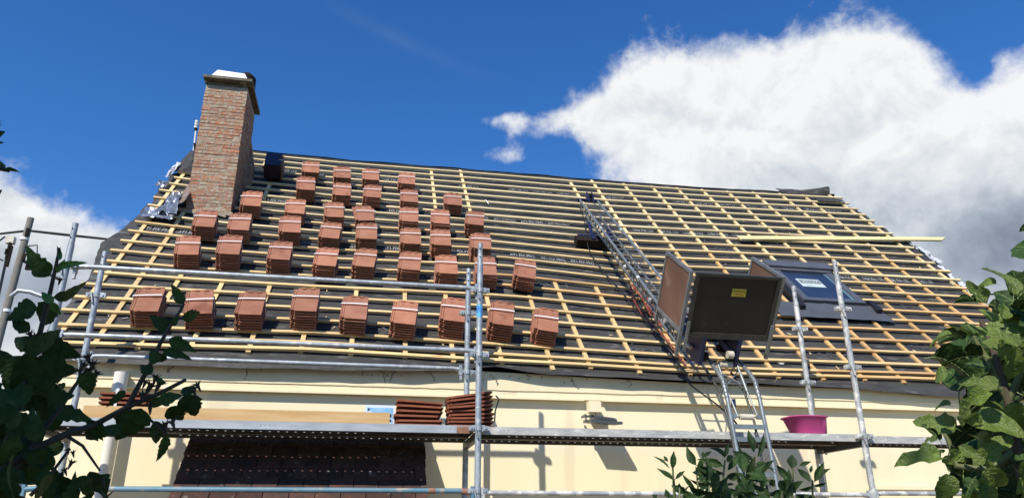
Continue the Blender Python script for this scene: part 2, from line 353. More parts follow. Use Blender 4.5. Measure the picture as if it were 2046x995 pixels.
# walls
b = MB(); b.cub(WL, WR, 1.03, 1.25, -2.4, .59); b.build('facade_wall', m_wall, house)
RIDGE = RP(1, 5.53, -.05)
for x in (WL, WR-.22):
    b = MB(); b.prism([(x, 1.252, -2.4), (x, 9.0, -2.4), (x, 9.0, .8), (x, RIDGE.y, 4.62), (x, 1.252, .60)], (.22, 0, 0)); b.build('gable_wall', m_wall, house)
b = MB(); b.cub(WL+.222, WR-.222, 8.8, 9.0, -2.4, .8); b.build('back_wall', m_wall, house)
# frieze and mouldings under the eave
def wavy_band(z0, z1, y0, y1, amp, X0=WL, X1=WR, step=.06, seed=0):
    rows = [[], [], [], []]; X = X0; zt = z1
    while X <= X1+.001:
        d = amp*fn(X*3.1, seed)+amp*.7*fn(X*17, seed+3); z1 = min(eave_z(X)+zt, .648+dzf(X, -.3))
        rows[0].append((X, y1, z0+d)); rows[1].append((X, y0, z0+d)); rows[2].append((X, y0+amp*.15*fn(X*6, seed+7), z1)); rows[3].append((X, y1, z1)); X += step
    return MB().grid(rows)
o = wavy_band(.385, .022, .985, 1.04, .0).build('frieze', m_frieze, house)
wavy_band(.450, .016, .976, .99, .006, seed=4).build('plaster_course', m_frieze, house)
b = MB(); b.cub(WL, 1.13, .965, .99, .374, .394); b.cub(1.31, WR, .965, .99, .374, .394); b.build('moulding', m_frieze, house)
b = MB(); b.cub(3.95, WR, 1.0, 1.04, -.385, -.345); b.build('window_hood', m_frieze, house)
# cracks and dirt in the frieze
b = MB(); rc = random.Random(3)
for X0 in (-1.85, -.62, -.32, -.9, .28, 1.02, 1.55, 2.6, -2.5, -.75, .62, 3.1):
    X = X0; z = .60+rc.uniform(-.03, .04); pts = []
    for k in range(rc.randint(4, 9)):
        pts.append(V((X, .9725, z))); X += rc.uniform(-.025, .028); z -= rc.uniform(.006, .024)
        if z < .47: break
    for p0, p1 in zip(pts, pts[1:]): b.bar(p0, p1, .004+rc.random()*.004, .004, (0, 1, 0))
    for k in range(4):
        q = V((X0+rc.uniform(-.15, .15), .9725, .58+rc.uniform(-.05, .05))); b.bar(q, q+V((rc.uniform(-.02, .02), 0, rc.uniform(-.02, .02))), .007, .004, (0, 1, 0))
tag(b.build('wall_crack', m_crack, house), kind='stuff')

# membrane
nX, nB = 250, 150; rows = []
for j in range(nB+1):
    t = j/nB; row = []
    for i in range(nX+1):
        bb = -.50+t*6.04
        lx = -3.60+.05*fn(0, bb*2.2, 8)+.018*fn(0, bb*9, 9) - (.13*math.exp(-((bb-1.75)/.5)**2))
        rx = 7.19+.045*fn(3, bb*2.5, 8)+.03*fn(3, bb*9, 9) + .16*math.exp(-((bb-3.1)/.45)**2)
        X = lx+(rx-lx)*i/nX; bq = bb
        if j > nB-3: bq += .03*fn(X*1.3, 1, 6)+.012*fn(X*5, 1, 6)
        c = memb_c(X, bq)
        ed = min(X-lx, rx-X)
        if ed < .18: c += (.18-ed)*(-.1+.35*fn(X*2, bb*3.5, 11))
        row.append(RP(X, bq, c) if bb > -.30 else memb_p(X, bb))
    rows.append(row)
memb = smooth_auto(MB().grid(rows).build('roof_membrane', m_membrane, house), 60)
# the back slope
rows = []
for j in range(12):
    t = j/11; rows.append([(X, RIDGE.y-.05+t*(9.15-RIDGE.y), 4.83-t*4.2+dzf(X, 5.2)+.02*fn(X*2, t*9)) for X in [WL-.05+k*(WR-WL+.1)/60 for k in range(61)]])
smooth_auto(MB().grid(rows).build('back_slope', m_membrane, house))

# counter-battens lying up the slope
def slope_bar(mb, X, b0, b1, wd, c0, c1, skew=0):
    n = max(2, int((b1-b0)/.4)+1); vs = []
    for i in range(n+1):
        bb = b0+(b1-b0)*i/n; x = X+skew*i/n
        for dx, cc in ((-wd/2, c0), (wd/2, c0), (wd/2, c1), (-wd/2, c1)): vs.append(RP(x+dx, bb, cc))
    fs = [(k*4+j, k*4+(j+1) % 4, k*4+4+(j+1) % 4, k*4+4+j) for k in range(n) for j in range(4)]
    mb.add(vs, fs+[(3, 2, 1, 0), tuple(n*4+j for j in range(4))])
rb_ = random.Random(11)
CB = [(-3.45, -.30, 5.3), (-3.13, -.30, 2.72), (-2.78, -.32, 1.15), (-2.37, -.30, 1.02), (-1.88, -.33, 1.0), (-1.44, -.30, 1.04), (-1.0, -.31, 1.02), (-.52, -.30, 1.05), (-.085, -.33, 1.03), (.37, -.30, 1.02), (.835, -.36, 1.08), (1.225, -.30, 1.49), (1.71, -.33, 1.50),
      (2.22, -.30, 5.3), (2.63, -.32, 5.42), (3.15, -.30, 5.36), (3.65, -.31, 5.33), (4.11, -.30, 5.35), (4.55, -.33, 5.36), (5.01, -.30, 5.34), (5.51, -.31, 5.36), (6.01, -.30, 5.36), (6.45, -.32, 5.35), (7.02, -.30, 5.45),
      (-2.33, 3.4, 4.05), (-.06, 3.62, 5.28), (.425, 3.55, 5.38), (-2.52, 4.75, 5.42)]
for X, b0, b1 in CB:
    bb = b0
    while bb < b1-.05:
        e = min(b1, bb+rb_.uniform(2.2, 3.4))
        if b1-e < .5: e = b1
        segs = [(bb, e)]
        if 4.2 < X < 5.15: segs = [(max(bb, p), min(e, q)) for p, q in ((-1, .98), (2.32, 9))]
        for p, q in segs:
            if q-p > .05:
                mb = MB(); slope_bar(mb, X+rb_.uniform(-.008, .008), p, q-.003, .042, -.036, -.0122, rb_.uniform(-.012, .012))
                mb.build('counter_batten', m_wood[0 if p > 2 else 1 if X < 2 or p > .8 else 2], house)
        bb = e
# battens across the slope
LE = {3: -3.532, 4: -3.524, 5: -3.523, 6: -3.51, 7: -3.548, 8: -3.56, 9: -3.559, 10: -3.556, 11: -3.547, 12: -3.55, 13: -3.548, 14: -3.545, 15: -3.568, 16: -3.522, 18: -3.582, 19: -3.572, 20: -3.57, 21: -3.505}
RE = {0: 7.16, 1: 7.133, 2: 7.14, 3: 7.143, 4: 7.139, 5: 7.146, 6: 7.136, 7: 7.124, 8: 7.158, 9: 7.127, 10: 7.153, 11: 7.219, 12: 7.181, 13: 7.097}
cbx = sorted(set(round(c[0], 3) for c in CB))
def row_b(i): return {22: -.172, 23: -.288}.get(i, (21-i)*G)
def batten(b, X0, X1, i):
    n = max(1, int((X1-X0)/.3)); vs = []; hb = .0195+rb_.uniform(-.001, .0015); hc = .0115; cj = rb_.uniform(-.001, .001)
    sk = rb_.uniform(-.004, .004)
    for k in range(n+1):
        X = X0+(X1-X0)*k/n; bb = b+sk*(k/n*2-1)+.003*fn(X*.8, i*3.3)
        if X > 0 and i == 23: bb += .022*min(1, X)
        for db, cc in ((-hb, -hc), (hb, -hc), (hb, hc), (-hb, hc)): vs.append(RP(X, bb+db, cc+cj))
    mb = MB().add(vs, [(k*4+j, k*4+4+j, k*4+4+(j+1) % 4, k*4+(j+1) % 4) for k in range(n) for j in range(4)]+[(0, 1, 2, 3), tuple(n*4+j for j in (3, 2, 1, 0))])
    q = rb_.random(); lv = 0 if i < 9 else (0 if q < .35 else 1) if i < 15 else (1 if q < .6 or X1 < 1 else 2)  # upper rows paler: view-angle glare put into the wood colour
    if X0 > 2 and i > 12: lv = 1 if q < .4 or i < 15 else 2
    mb.build('batten', m_wood[lv], house)
for i in range(24):
    X0 = LE.get(i, -3.55+rb_.uniform(-.02, .02)); X1 = RE.get(i, 7.14+rb_.uniform(-.03, .04)); bb = row_b(i)
    if i < 3: X0 = -3.5
    cuts = sorted([rb_.choice([c for c in cbx if lo < c < hi]) for lo, hi in ((-2.2, .6), (1.5, 4), (4.4, 6.6))])
    if i >= 22: cuts = [-2.36, .835, 3.65]
    spans = []; a = X0
    for c in cuts+[X1]: spans.append((a, c-.002)); a = c+.002
    holes = []
    if 13 <= i <= 17: holes.append((4.0, 5.19 if i < 16 else 5.21))
    if i == 17: holes = [(4.02, 5.22)]
    if 1 <= i and 2.78 < bb < 3.78: holes.append((-3.16, -2.6))
    for s in spans:
        parts = [s]
        for h0, h1 in holes:
            nx = []
            for p, q in parts:
                if h1 <= p or h0 >= q: nx.append((p, q)); continue
                if p < h0: nx.append((p, h0))
                if q > h1: nx.append((h1, q))
            parts = nx
        for p, q in parts:
            if q-p > .06: batten(bb, p, q, i)

# print on the membrane laps
def text_mesh(body, size):
    cu = bpy.data.curves.new('lettering', 'FONT'); cu.body = body; cu.size = size; cu.align_x = 'LEFT'; cu.resolution_u = 2
    ob = bpy.data.objects.new('lettering', cu); COL.objects.link(ob); bpy.context.view_layer.update()
    me = bpy.data.meshes.new_from_object(ob.evaluated_get(bpy.context.evaluated_depsgraph_get()))
    vs = [q.co.copy() for q in me.vertices]; fs = [tuple(p.vertices) for p in me.polygons]
    bpy.data.objects.remove(ob); bpy.data.curves.remove(cu); bpy.data.meshes.remove(me); return vs, fs
pv, pf = text_mesh('\u0394T1 FIX PRO', .12)
pk = .31/max(q.x for q in pv); pv = [V((q.x*pk, q.y, 0)) for q in pv]; pw = .31
rt = random.Random(5)
for l, flip, xs in ((2.175, 0, (-3.5, 2.1)), (3.43, 0, (-2.4, 2.0)), (4.69, 1, (-2.4, 7.0)), (3.43, 1, (2.7, 7.0)), (2.175, 1, (5.2, 7.0))):
    X = xs[0]+.05
    while X+pw < xs[1]:
        if rt.random() < .86:
            vs = []
            for q in pv:
                x = q.x; y = q.y-.05
                if flip: x = pw-x; y = -y
                XX = X+x; b2_ = l+y*.92+.010*fn(XX*.9, l); vs.append(RP(XX, b2_, memb_c(XX, b2_)+.013))
            MB().add(vs, pf).build('membrane_print', m_print, house)
        X += pw+.075
gv, gf = text_mesh('PRO', .20); gw = max(q.x for q in gv)
for X, l, rot in ((1.0, 1.33, 1), (.6, .10, 0), (1.62, .04, 0), (5.0, .40, 0), (3.85, .17, 0), (3.8, 2.82, 1), (-.9, .08, 1), (5.7, 1.35, 0), (6.0, 3.85, 1), (-2.2, .1, 0), (2.7, .66, 0)):
    vs = []
    for q in gv:
        x, y = (q.x, q.y*.8) if not rot else (gw-q.x, .15-q.y*.8)
        vs.append(RP(X+x, l+y, memb_c(X+x, l+y)+.010))
    MB().add(vs, gf).build('membrane_logo', m_print_grey, house)

# chips and offcuts lying on the membrane and battens
b = MB(); rd = random.Random(44)
for k in range(150):
    X = rd.uniform(-3.3, 6.9); bb = rd.uniform(-.2, 4.9); l = rd.uniform(.008, .028); a_ = rd.uniform(0, 6.28)
    d = U*math.sin(a_)+V((1, 0, 0))*math.cos(a_); b.bar(RP(X, bb, memb_c(X, bb)+.009)-d*l, RP(X, bb, memb_c(X, bb)+.012)+d*l, rd.uniform(.006, .014), .004, NN, rd.choice((0, 0, 1)))
tag(b.build('debris', [m_wood[0], m_print], house), kind='stuff')
# loose membrane folded over the ridge and verge, foil scraps
def crumple(P0, ex, ey, ez, nx, ny, amp, seed, shape):
    rows = []
    for j in range(ny+1):
        r = []
        for i in range(nx+1):
            s, t = i/nx, j/ny; a, c_, h = shape(s, t)
            h += amp*fn(s*4, t*4, seed)+amp*.5*fn(s*11, t*11, seed+1)
            r.append(P0+ex*(a+amp*.6*fn(s*5, t*5, seed+2))+ey*c_+ez*h)
        rows.append(r)
    return MB().grid(rows)
EX = V((1, 0, 0))
smooth_auto(crumple(RP(6.1, 5.42, -.03), EX, U, NN, 22, 10, .012, 1, lambda s, t: (s*.92, t*.26, (s**1.6)*.16*math.sin(math.pi*min(1, t*1.15)))).build('membrane_fold', m_membrane, house))
smooth_auto(crumple(RP(6.52, 4.93, .02), EX, U, NN, 16, 6, .012, 2, lambda s, t: (s*.52, t*.15+.02*s, .02+.015*math.sin(3*s))).build('membrane_fold', m_membrane, house))
smooth_auto(crumple(RP(-3.56, 3.95, -.02), EX, U, NN, 10, 16, .03, 3, lambda s, t: (s*.3-.07+.03*t, t*1.0, .04*math.sin(math.pi*s))).build('membrane_fold', m_membrane, house))
smooth_auto(crumple(RP(-3.42, 2.36, .02), EX, U, NN, 20, 20, .06, 4, lambda s, t: (.04+s*(.25-.14*t)+.02*t, t*.72, .035+.05*s)).build('foil_flashing', m_foil, house), 25)
smooth_auto(crumple(RP(-3.52, 2.30, .02), EX, U, NN, 14, 8, .04, 14, lambda s, t: (s*.36, t*.25-.06*s, .04)).build('foil_flashing', m_foil, house), 25)
smooth_auto(crumple(RP(-3.62, 3.25, .01), EX, U, NN, 10, 8, .04, 5, lambda s, t: (s*.13, t*.2, .03)).build('foil_flashing', m_foil, house), 25)
smooth_auto(crumple(RP(-3.60, 3.62, .0), EX, U, NN, 6, 16, .03, 6, lambda s, t: (s*.06, t*.6, .04)).build('fleece_edge', m_white_fleece, house))
smooth_auto(crumple(RP(-3.26, 2.62, .02), EX, U, NN, 10, 14, .015, 7, lambda s, t: (s*.15, t*1.0, .03+.1*s)).build('brown_flashing', m_brown_flash, house))
b = MB(); rf = random.Random(8)
for k in range(26):
    bb = 1.95+k*.062; X = 7.19+.16*math.exp(-((bb-3.1)/.45)**2)-.03+rf.uniform(-.02, .02)
    q = RP(X, bb, -.03); s_ = rf.uniform(.02, .045)
    b.grid([[q+EX*(x*s_)+U*(y*s_*1.6)+NN*rf.uniform(-.02, .03) for x in (-1, 0, 1)] for y in (-1, 0, 1)])
b.build('fleece_edge', m_white_fleece, house)

# ------------------------------------------------------------------ chimney
CX0, CX1, CY0, CY1 = -3.135, -2.62, 3.2, 3.9
b = MB(); b.cub(CX0, CX1, CY0, CY1, 2.7, 4.685)
chim = b.build('chimney', m_mortar, house)
rk = random.Random(21); CH = .0478
bmesh_cache = {}
def brick(x0, x1, y0, y1, z0, z1):
    b = MB(); j = lambda: rk.uniform(-.002, .002)
    c = V(((x0+x1)/2, (y0+y1)/2, (z0+z1)/2)); b.box(c, (x1-x0)/2, (y1-y0)/2, (z1-z0)/2)
    b.v = [q+V((j(), j()*1.5, j())) for q in b.v]
    b.build('brick', m_brick, chim)
def course(z, k):
    h = CH-.011
    x = CX0-.004-(k % 2)*.09
    while x < CX1-.02:
        wd = rk.choice((.21, .21, .2, .1, .215)); a, c = max(x, CX0-.004), min(x+wd-.011, CX1+.004)
        pr = rk.uniform(.001, .007)
        if c-a > .03: brick(a, c, CY0-pr, CY0+.03, z, z+h+rk.uniform(-.002, .001))
        x += wd
    y = CY0+.032-(k % 2)*.05
    while y < CY1-.02:
        wd = rk.choice((.21, .2, .215)); a, c = max(y, CY0+.032), min(y+wd-.011, CY1)
        if c-a > .03: brick(CX1-.03, CX1+rk.uniform(.002, .007), a, c, z, z+h)
        y += wd
z = 2.93; k = 0
while z < 4.65: course(z, k); z += CH; k += 1
# broken base course
for x0, x1, dz_ in ((-3.15, -3.02, -.04), (-3.01, -2.86, -.05), (-2.85, -2.74, -.03), (-2.73, -2.60, -.06)):
    b = MB(); b.box(((x0+x1)/2, CY0-.015, 2.93+dz_), (x1-x0)/2, .04, .024, V((1, 0, rk.uniform(-.15, .15))).normalized()); b.build('brick', m_brick, chim)
b = MB()
for k in range(9):
    b.box((-3.17+k*.068, CY0-.03, 2.875+rk.uniform(-.02, .015)), rk.uniform(.03, .05), .045, rk.uniform(.02, .035), V((1, 0, rk.uniform(-.3, .3))).normalized(), V((0, 1, rk.uniform(-.3, .3))).normalized())
b.build('mortar_fillet', m_mortar, chim)
b = MB(); b.cub(CX0+.01, CX1-.01, CY0+.01, CY1-.01, 4.68, 4.742); b.cub(CX0-.030, CX1+.060, CY0-.095, CY1+.06, 4.743, 4.780)
b.build('chimney_cap', m_cap, chim)
b = MB()
lo = [(-3.12, 3.19, 4.786), (-2.62, 3.19, 4.786), (-2.62, 3.86, 4.786), (-3.12, 3.86, 4.786)]; hi = [(-3.045, 3.29, 4.985), (-2.70, 3.29, 4.965), (-2.70, 3.72, 4.97), (-3.045, 3.72, 4.985)]
b.add(lo+hi, [(0, 1, 5, 4), (1, 2, 6, 5), (2, 3, 7, 6), (3, 0, 4, 7), (4, 5, 6, 7)])
b.build('mortar_crown', m_white_mortar, chim)
b = MB(); b.tube([(-2.73, 3.62, 4.9), (-2.73, 3.62, 5.10), (-2.73, 3.62, 5.165)], [.125, .12, .06], 16); smooth_auto(b.build('flue_pot', m_rubber, chim))
b = MB(); b.prism([(-2.80, 3.96, 3.6), (-2.56, 3.96, 3.6), (-2.57, 3.96, 4.0), (-2.645, 3.96, 4.37), (-2.80, 3.96, 4.37)], (0, .2, 0)); b.build('side_flue', m_brick, house)
vp = thing('vent_pipe', (-3.70, 5.3, 4.5), 'thin white vent pipe with a ribbed cap standing behind the chimney', 'vent pipe')
b = MB(); b.tube([(-3.68, 5.3, 4.40), (-3.715, 5.3, 5.16)], .013, 10); smooth_auto(b.build('pipe', m_pvc, vp))
b = MB()
for k in range(3): b.tube([(-3.72, 5.3, 5.17+k*.05), (-3.72, 5.3, 5.2+k*.05)], .03, 12)
smooth_auto(b.build('cap', m_pvc, vp))
b = MB(); b.tube([(-3.717, 5.3, 5.13), (-3.72, 5.3, 5.166)], .025, 12); b.build('collar', m_rubber, vp)

# ------------------------------------------------------------------ skylight
sk = MB()
def rbox(mb, X0, X1, b0, b1, c0, c1, f=RP):
    P = lambda X, bb, c: f(X, bb, c)
    return mb.add([P(X0, b0, c0), P(X1, b0, c0), P(X1, b1, c0), P(X0, b1, c0), P(X0, b0, c1), P(X1, b0, c1), P(X1, b1, c1), P(X0, b1, c1)],
                  [(3, 2, 1, 0), (4, 5, 6, 7), (0, 1, 5, 4), (1, 2, 6, 5), (2, 3, 7, 6), (3, 0, 4, 7)])
SX0, SX1, SB0, SB1 = 4.22, 5.11, 1.255, 2.25
def sp(X, b, c): return FP(X, b, c)+V((0, 0, dzf(4.65, 1.75)))
for q in ((SX0, SX0+.055, SB0, SB1), (SX1-.055, SX1, SB0, SB1), (SX0+.055, SX1-.055, SB0, SB0+.05)): rbox(sk, *q, -.04, .045, sp)
skyl = sk.build('skylight', m_frame_dark, house)
b = MB()
for q in ((SX0+.03, SX0+.115, SB0+.02, SB1-.1), (SX1-.115, SX1-.03, SB0+.02, SB1-.1), (SX0+.115, SX1-.115, SB0+.02, SB0+.09)): rbox(b, *q, .0455, .075, sp)
b.build('sash_frame', m_frame, skyl)
b = MB(); rbox(b, SX0-.03, SX1+.03, SB1-.11, SB1+.06, .05, .115, sp); rbox(b, SX0+.02, SX1-.02, SB1-.169, SB1-.111, .04, .085, sp); b.build('hood', m_frame, skyl)
b = MB(); rbox(b, SX0+.1155, SX1-.1155, SB0+.0905, SB1-.17, .03, .058, sp); b.build('pane', m_glass, skyl)
b = MB(); rbox(b, SX1-.157, SX1-.1165, SB0+.092, SB1-.172, .0585, .0605, sp); rbox(b, SX1-.25, SX1-.1575, SB0+.092, SB0+.13, .0585, .0605, sp); b.build('glass_edge', m_glass_edge, skyl)
b = MB(); rbox(b, 4.455, 4.78, 1.675, 1.89, .0585, .0602, sp); b.build('sticker', m_paper, skyl)
b = MB(); rbox(b, 4.48, 4.765, 1.765, 1.865, .0604, .0612, sp); b.build('sticker_band', m_grey_ink, skyl)
tv, tf = text_mesh('VELUX', .105); tw = max(q.x for q in tv)
MB().add([sp(4.50+q.x*.245/tw, 1.782+q.y, .062) for q in tv], tf).build('sticker_lettering', m_paper, skyl)
tv, tf = text_mesh('GGL', .04); MB().add([sp(4.52+q.x, 1.70+q.y, .061) for q in tv], tf).build('sticker_lettering', m_grey_ink, skyl)
# flashing round it
rows = []
for j in range(7):
    r = []
    for i in range(41):
        s, t = i/40, j/6; X = 3.80+s*1.43; bb = .935+t*.33
        if t < .1: bb += .016*fn(s*7, 0, 2)
        X += (1-t)*(.04 if s > .9 else 0)
        r.append(sp(X, bb, .022+.008*fn(s*9, t*3)+(.02 if t > .8 else 0)))
    rows.append(r)
smooth_auto(MB().grid(rows).build('apron_flashing', m_lead, skyl), 60)
b = MB(); rbox(b, SX1+.004, SX1+.045, SB0+.12, SB1+.10, -.02, .03, sp); rbox(b, SX0-.045, SX0-.004, SB0+.12, SB1+.12, -.02, .04, sp); pieces(b, 'side_flashing', m_frame_dark, skyl, False)
b = MB(); rbox(b, SX1+.03, SX1+.10, SB0-.14, SB0+.1, .03, .075, sp); rbox(b, SX0-.10, SX0-.03, SB0-.14, SB0+.1, .03, .075, sp); pieces(b, 'corner_flashing', m_frame_dark, skyl, False)

# ------------------------------------------------------------------ porch roof under the scaffold deck
PN = V((0, -math.sin(R(45)), math.cos(R(45)))); PU = V((0, math.cos(R(45)), math.sin(R(45)))); PO = V((0, 1.03, .25))
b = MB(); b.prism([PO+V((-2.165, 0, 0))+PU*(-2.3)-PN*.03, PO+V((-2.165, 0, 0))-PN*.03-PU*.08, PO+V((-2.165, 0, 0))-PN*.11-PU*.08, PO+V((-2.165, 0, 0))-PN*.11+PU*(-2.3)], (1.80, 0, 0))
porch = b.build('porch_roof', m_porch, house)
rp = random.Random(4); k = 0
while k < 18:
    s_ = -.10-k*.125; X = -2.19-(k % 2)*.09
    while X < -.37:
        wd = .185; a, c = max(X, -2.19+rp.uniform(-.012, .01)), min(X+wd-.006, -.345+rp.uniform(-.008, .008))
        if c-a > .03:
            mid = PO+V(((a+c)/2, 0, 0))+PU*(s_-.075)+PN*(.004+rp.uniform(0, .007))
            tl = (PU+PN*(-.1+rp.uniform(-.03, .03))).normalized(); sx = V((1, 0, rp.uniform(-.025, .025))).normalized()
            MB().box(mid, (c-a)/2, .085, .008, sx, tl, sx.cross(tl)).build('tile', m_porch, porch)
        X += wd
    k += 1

# ------------------------------------------------------------------ things on the facade
dp = thing('downpipe', (-2.85, .93, -2.4), 'white plastic downpipe running down the cream wall behind the deck', 'downpipe')
b = MB(); b.tube([(-2.835, .915, .46), (-2.83, .915, -2.4)], .041, 16); smooth_auto(b.build('pipe', m_pvc, dp))
b = MB(); b.tube([(-2.835, .913, .335), (-2.835, .913, .49)], .055, 16, cap=False); b.tube([(-2.835, .913, .325), (-2.835, .913, .345)], .049, 16); smooth_auto(b.build('socket', m_pvc, dp))
wl = thing('wall_lamp', (1.22, .97, .25), 'grey floodlight under a cream junction box on the wall moulding', 'floodlight')
b = MB(); b.cub(1.15, 1.262, .88, .972, .262, .362); b.build('junction_box', m_frieze, wl)
b = MB(); b.box((1.255, .84, .165), .145, .125, .012, V((1, 0, -.05)).normalized(), V((0, 1, .10)).normalized()); b.box((1.28, .87, .193), .09, .06, .018, V((1, 0, -.12)).normalized())
for k in range(7): b.box((1.17+k*.03, .80, .187-k*.003), .004, .07, .012)
b.build('floodlight_body', m_lamp, wl)
b = MB(); b.bar((1.10, .92, .225), (1.20, .92, .23), .012, .02); b.bar((1.10, .84, .225), (1.10, .97, .225), .012, .02); b.bar((1.10, .84, .17), (1.10, .84, .235), .012, .012, (0, 1, 0)); b.tube([(1.205, .90, .265), (1.207, .89, .235), (1.2, .87, .21)], .005, 6); b.build('bracket', m_lamp, wl)

# ------------------------------------------------------------------ scaffold
sca = thing('scaffold', (0, 0, -2.4), 'galvanised tube scaffold with steel deck along the house front', 'scaffold')
IY = .70; XL_, XR_ = -3.07, 3.253
def post(X, y, top, mt, name='standard', spig=True):
    b = MB(); b.tube([(X, y, -2.4), (X, y, top-(.17 if spig else 0))], .0242, 14)
    if spig: b.tube([(X, y, top-.2), (X, y, top)], .0205, 12)
    p = smooth_auto(b.build(name, mt, sca)); ORIG[p] = ORIG[sca]
    b = MB()
    for dz_ in (.05, .12): b.tube([(X-.006, y-.0215, top-dz_), (X-.006, y-.026, top-dz_)], .005, 8)
    b.build('pin_hole', m_rubber, p)
    return p
def coupler(p, X, y, z, mt, side=-1, wide=.055):
    b = MB(); b.tube([(X, y, z-.017), (X, y, z+.017)], .031, 12)
    for s in (-1, 1):
        b.box((X+s*wide, y-.006, z), .02, .017, .017); b.box((X+s*(wide-.02), y, z), .016, .010, .024)
        b.tube([(X+s*wide, y-.03, z), (X+s*wide, y+.02, z)], .008, 8)
    b.box((X+side*.02, y-.032, z-.03), .005, .01, .045, V((1, 0, .25)).normalized(), (0, 1, 0), V((-.25, 0, 1)).normalized())
    b.build('coupler', mt, p)
posts = {}
for X, y, top, mt in ((XL_, 0, 1.425, m_steel), (XL_, IY, 1.456, m_steel), (0, 0, 1.476, m_steel), (0, IY, 1.497, m_steel), (XR_, 0, 1.533, m_steel_splash), (XR_, IY, 1.519, m_steel_splash)):
    posts[(X, y)] = post(X, y, top, mt)
for (X, y), zs in {(XL_, 0): (1.09, .565, -.02), (XL_, IY): (1.075, .55), (0, 0): (1.07, .545, -.02, -.47), (0, IY): (1.075, .545), (XR_, 0): (1.08, .56, -.02), (XR_, IY): (1.08, .56)}.items():
    for z in zs: coupler(posts[(X, y)], X, y, z, m_steel if X < 1 else m_steel_splash)
b = MB(); b.tube([(0, 0, .845), (0, 0, .945)], .0249, 14); o = b.build('blue_label', M('blue_label', (.05, .12, .5), (.10, .45, .65), 20, .4), posts[(0, 0)])
def rail(X0, X1, y, z, name='guardrail', mt=m_steel):
    b = MB(); a, c = X0+.10, X1-.10
    n = 12; b.tube([(a+(c-a)*k/n, y, z) for k in range(n+1)], .0185, 12)
    for x, s in ((a, -1), (c, 1)):
        b.tube([(x-s*.005, y, z), (x+s*.03, y, z-.003), (x+s*.055, y, z-.006)], [.0185, .019, .021], 10)
        b.box((x+s*.062, y, z-.012), .012, .018, .045)
        b.box((x+s*.064, y, z-.075), .010, .014, .022)
    return smooth_auto(b.build(name, mt, sca))
rail(XL_+.02, .012, .02, 1.095); rail(XL_+.02, .012, .02, .580); rail(XL_+.02, -.02, IY-.01, .573)
rail(XR_, XR_+3.07, .02, -.47, 'ledger', m_steel_splash)
rail(XL_, 0, -.0, -.470, 'ledger', m_steel_blue); rail(0, XR_, 0, -.483, 'ledger', m_steel_splash)
b = MB(); b.tube([(-.36, 0, -.4705), (-.31, 0, -.4705)], .0197, 12); b.tube([(-.06, 0, -.476), (-.12, 0, -.473)], .0225, 12); smooth_auto(b.build('rust_band', m_rust, sca))
for X in (XL_, 0, XR_):
    b = MB(); b.bar((X, .026, -.075), (X, IY-.026, -.075), .045, .05); b.build('transom', m_steel_dark, sca)
def deck_plank(X0, X1, y0, y1, mts, z=0.0):
    b = MB(); t = .0018; pitch = .064; hs = .0075
    ys = [y0+(y1-y0)*f for f in (.14, .5, .88)]
    def sheet(xa, xb, ya, yb): b.add([(xa, ya, z), (xb, ya, z), (xb, yb, z), (xa, yb, z)], [(0, 1, 2, 3)], 1)
    edge = y0
    for r_, yy in enumerate(ys):
        sheet(X0, X1, edge, yy-hs); edge = yy+hs; x = X0+.06+(r_ % 2)*pitch/2; last = X0
        while x < X1-.06:
            sheet(last, x-hs, yy-hs, yy+hs); last = x+hs; x += pitch
        sheet(last, X1, yy-hs, yy+hs)
    sheet(X0, X1, edge, y1)
    for yy, s in ((y0, 1), (y1, -1)):
        b.cub(X0, X1, yy, yy+s*.003, z-.058, z-.0005, 0)
        b.cub(X0, X1, yy+s*.0032, yy+s*.03, z-.058, z-.055, 1)
        b.cub(X0, X1, yy+s*.027, yy+s*.0298, z-.0548, z-.04, 1)
    for x in (X0, X1-.003): b.cub(x, x+.003, y0+.004, y1-.004, z-.054, z-.002, 1)
    p = b.build('deck_plank', [mts, m_deck_under], sca)
    b = MB()
    for x in (X0+.16, X1-.16, (X0+X1)/2):
        for k in range(4): b.tube([(x-.05+k*.032, y0+.001, z-.022), (x-.05+k*.032, y0-.003, z-.022)], .0045, 8)
    pieces(b, 'rivet', mts, p, False)
deck_plank(XL_+.03, -.03, .03, .345, m_deck, .004); deck_plank(XL_+.03, -.03, .357, .672, m_deck, .004)
deck_plank(.03, XR_-.03, .03, .345, m_deck_dirty, .0); deck_plank(.03, XR_-.03, .357, .672, m_deck_dirty, .0)
deck_plank(XR_+.03, XR_+3.04, .03, .345, m_deck_dirty, -.01)
b = MB(); b.cub(-.16, -.032, .0268, .0298, -.054, -.004); b.build('rust_patch', m_rust, sca)
b = MB(); b.tube([(XR_-.08, .5, -.075), (XR_+.05, .64, -.10)], .01, 8); b.build('deck_hook', m_steel_dark, sca)

# ------------------------------------------------------------------ roof tiles: bundles on the roof, loose piles on the deck
def tile_mesh(name, seed, mt):
    r = random.Random(seed); b = MB(); W2 = .1175; LN = .35
    b.cub(-.082, W2, 0, LN, .0055, .017)                                  # flat field
    b.cub(-W2, -.0825, .022, LN-.006, .0, .0085)                   # side lap
    b.cub(-W2, -W2+.008, .022, LN-.006, .0086, .0145); b.cub(-.098, -.090, .022, LN-.006, .0086, .0145)
    b.cub(-.070, W2-.02, .03, LN-.02, -.004, .0053)                   # ribbed underside, set back
    b.cub(W2-.012, W2-.002, .0, LN, -.0005, .0053)                    # drip rib
    b.cub(-.070, W2-.004, LN+.0003, LN+.009, .002, .021)              # head lap
    for x in (-.045, .035): b.cub(x, x+.036, LN-.014, LN+.006, .0172, .026); b.cub(x+.004, x+.032, LN-.06, LN-.056, .0172, .0195)
    for q in b.v: q += V((r.uniform(-.0006, .0006), r.uniform(-.0008, .0008), r.uniform(-.0005, .0005)))
    return b.mesh(name, mt)
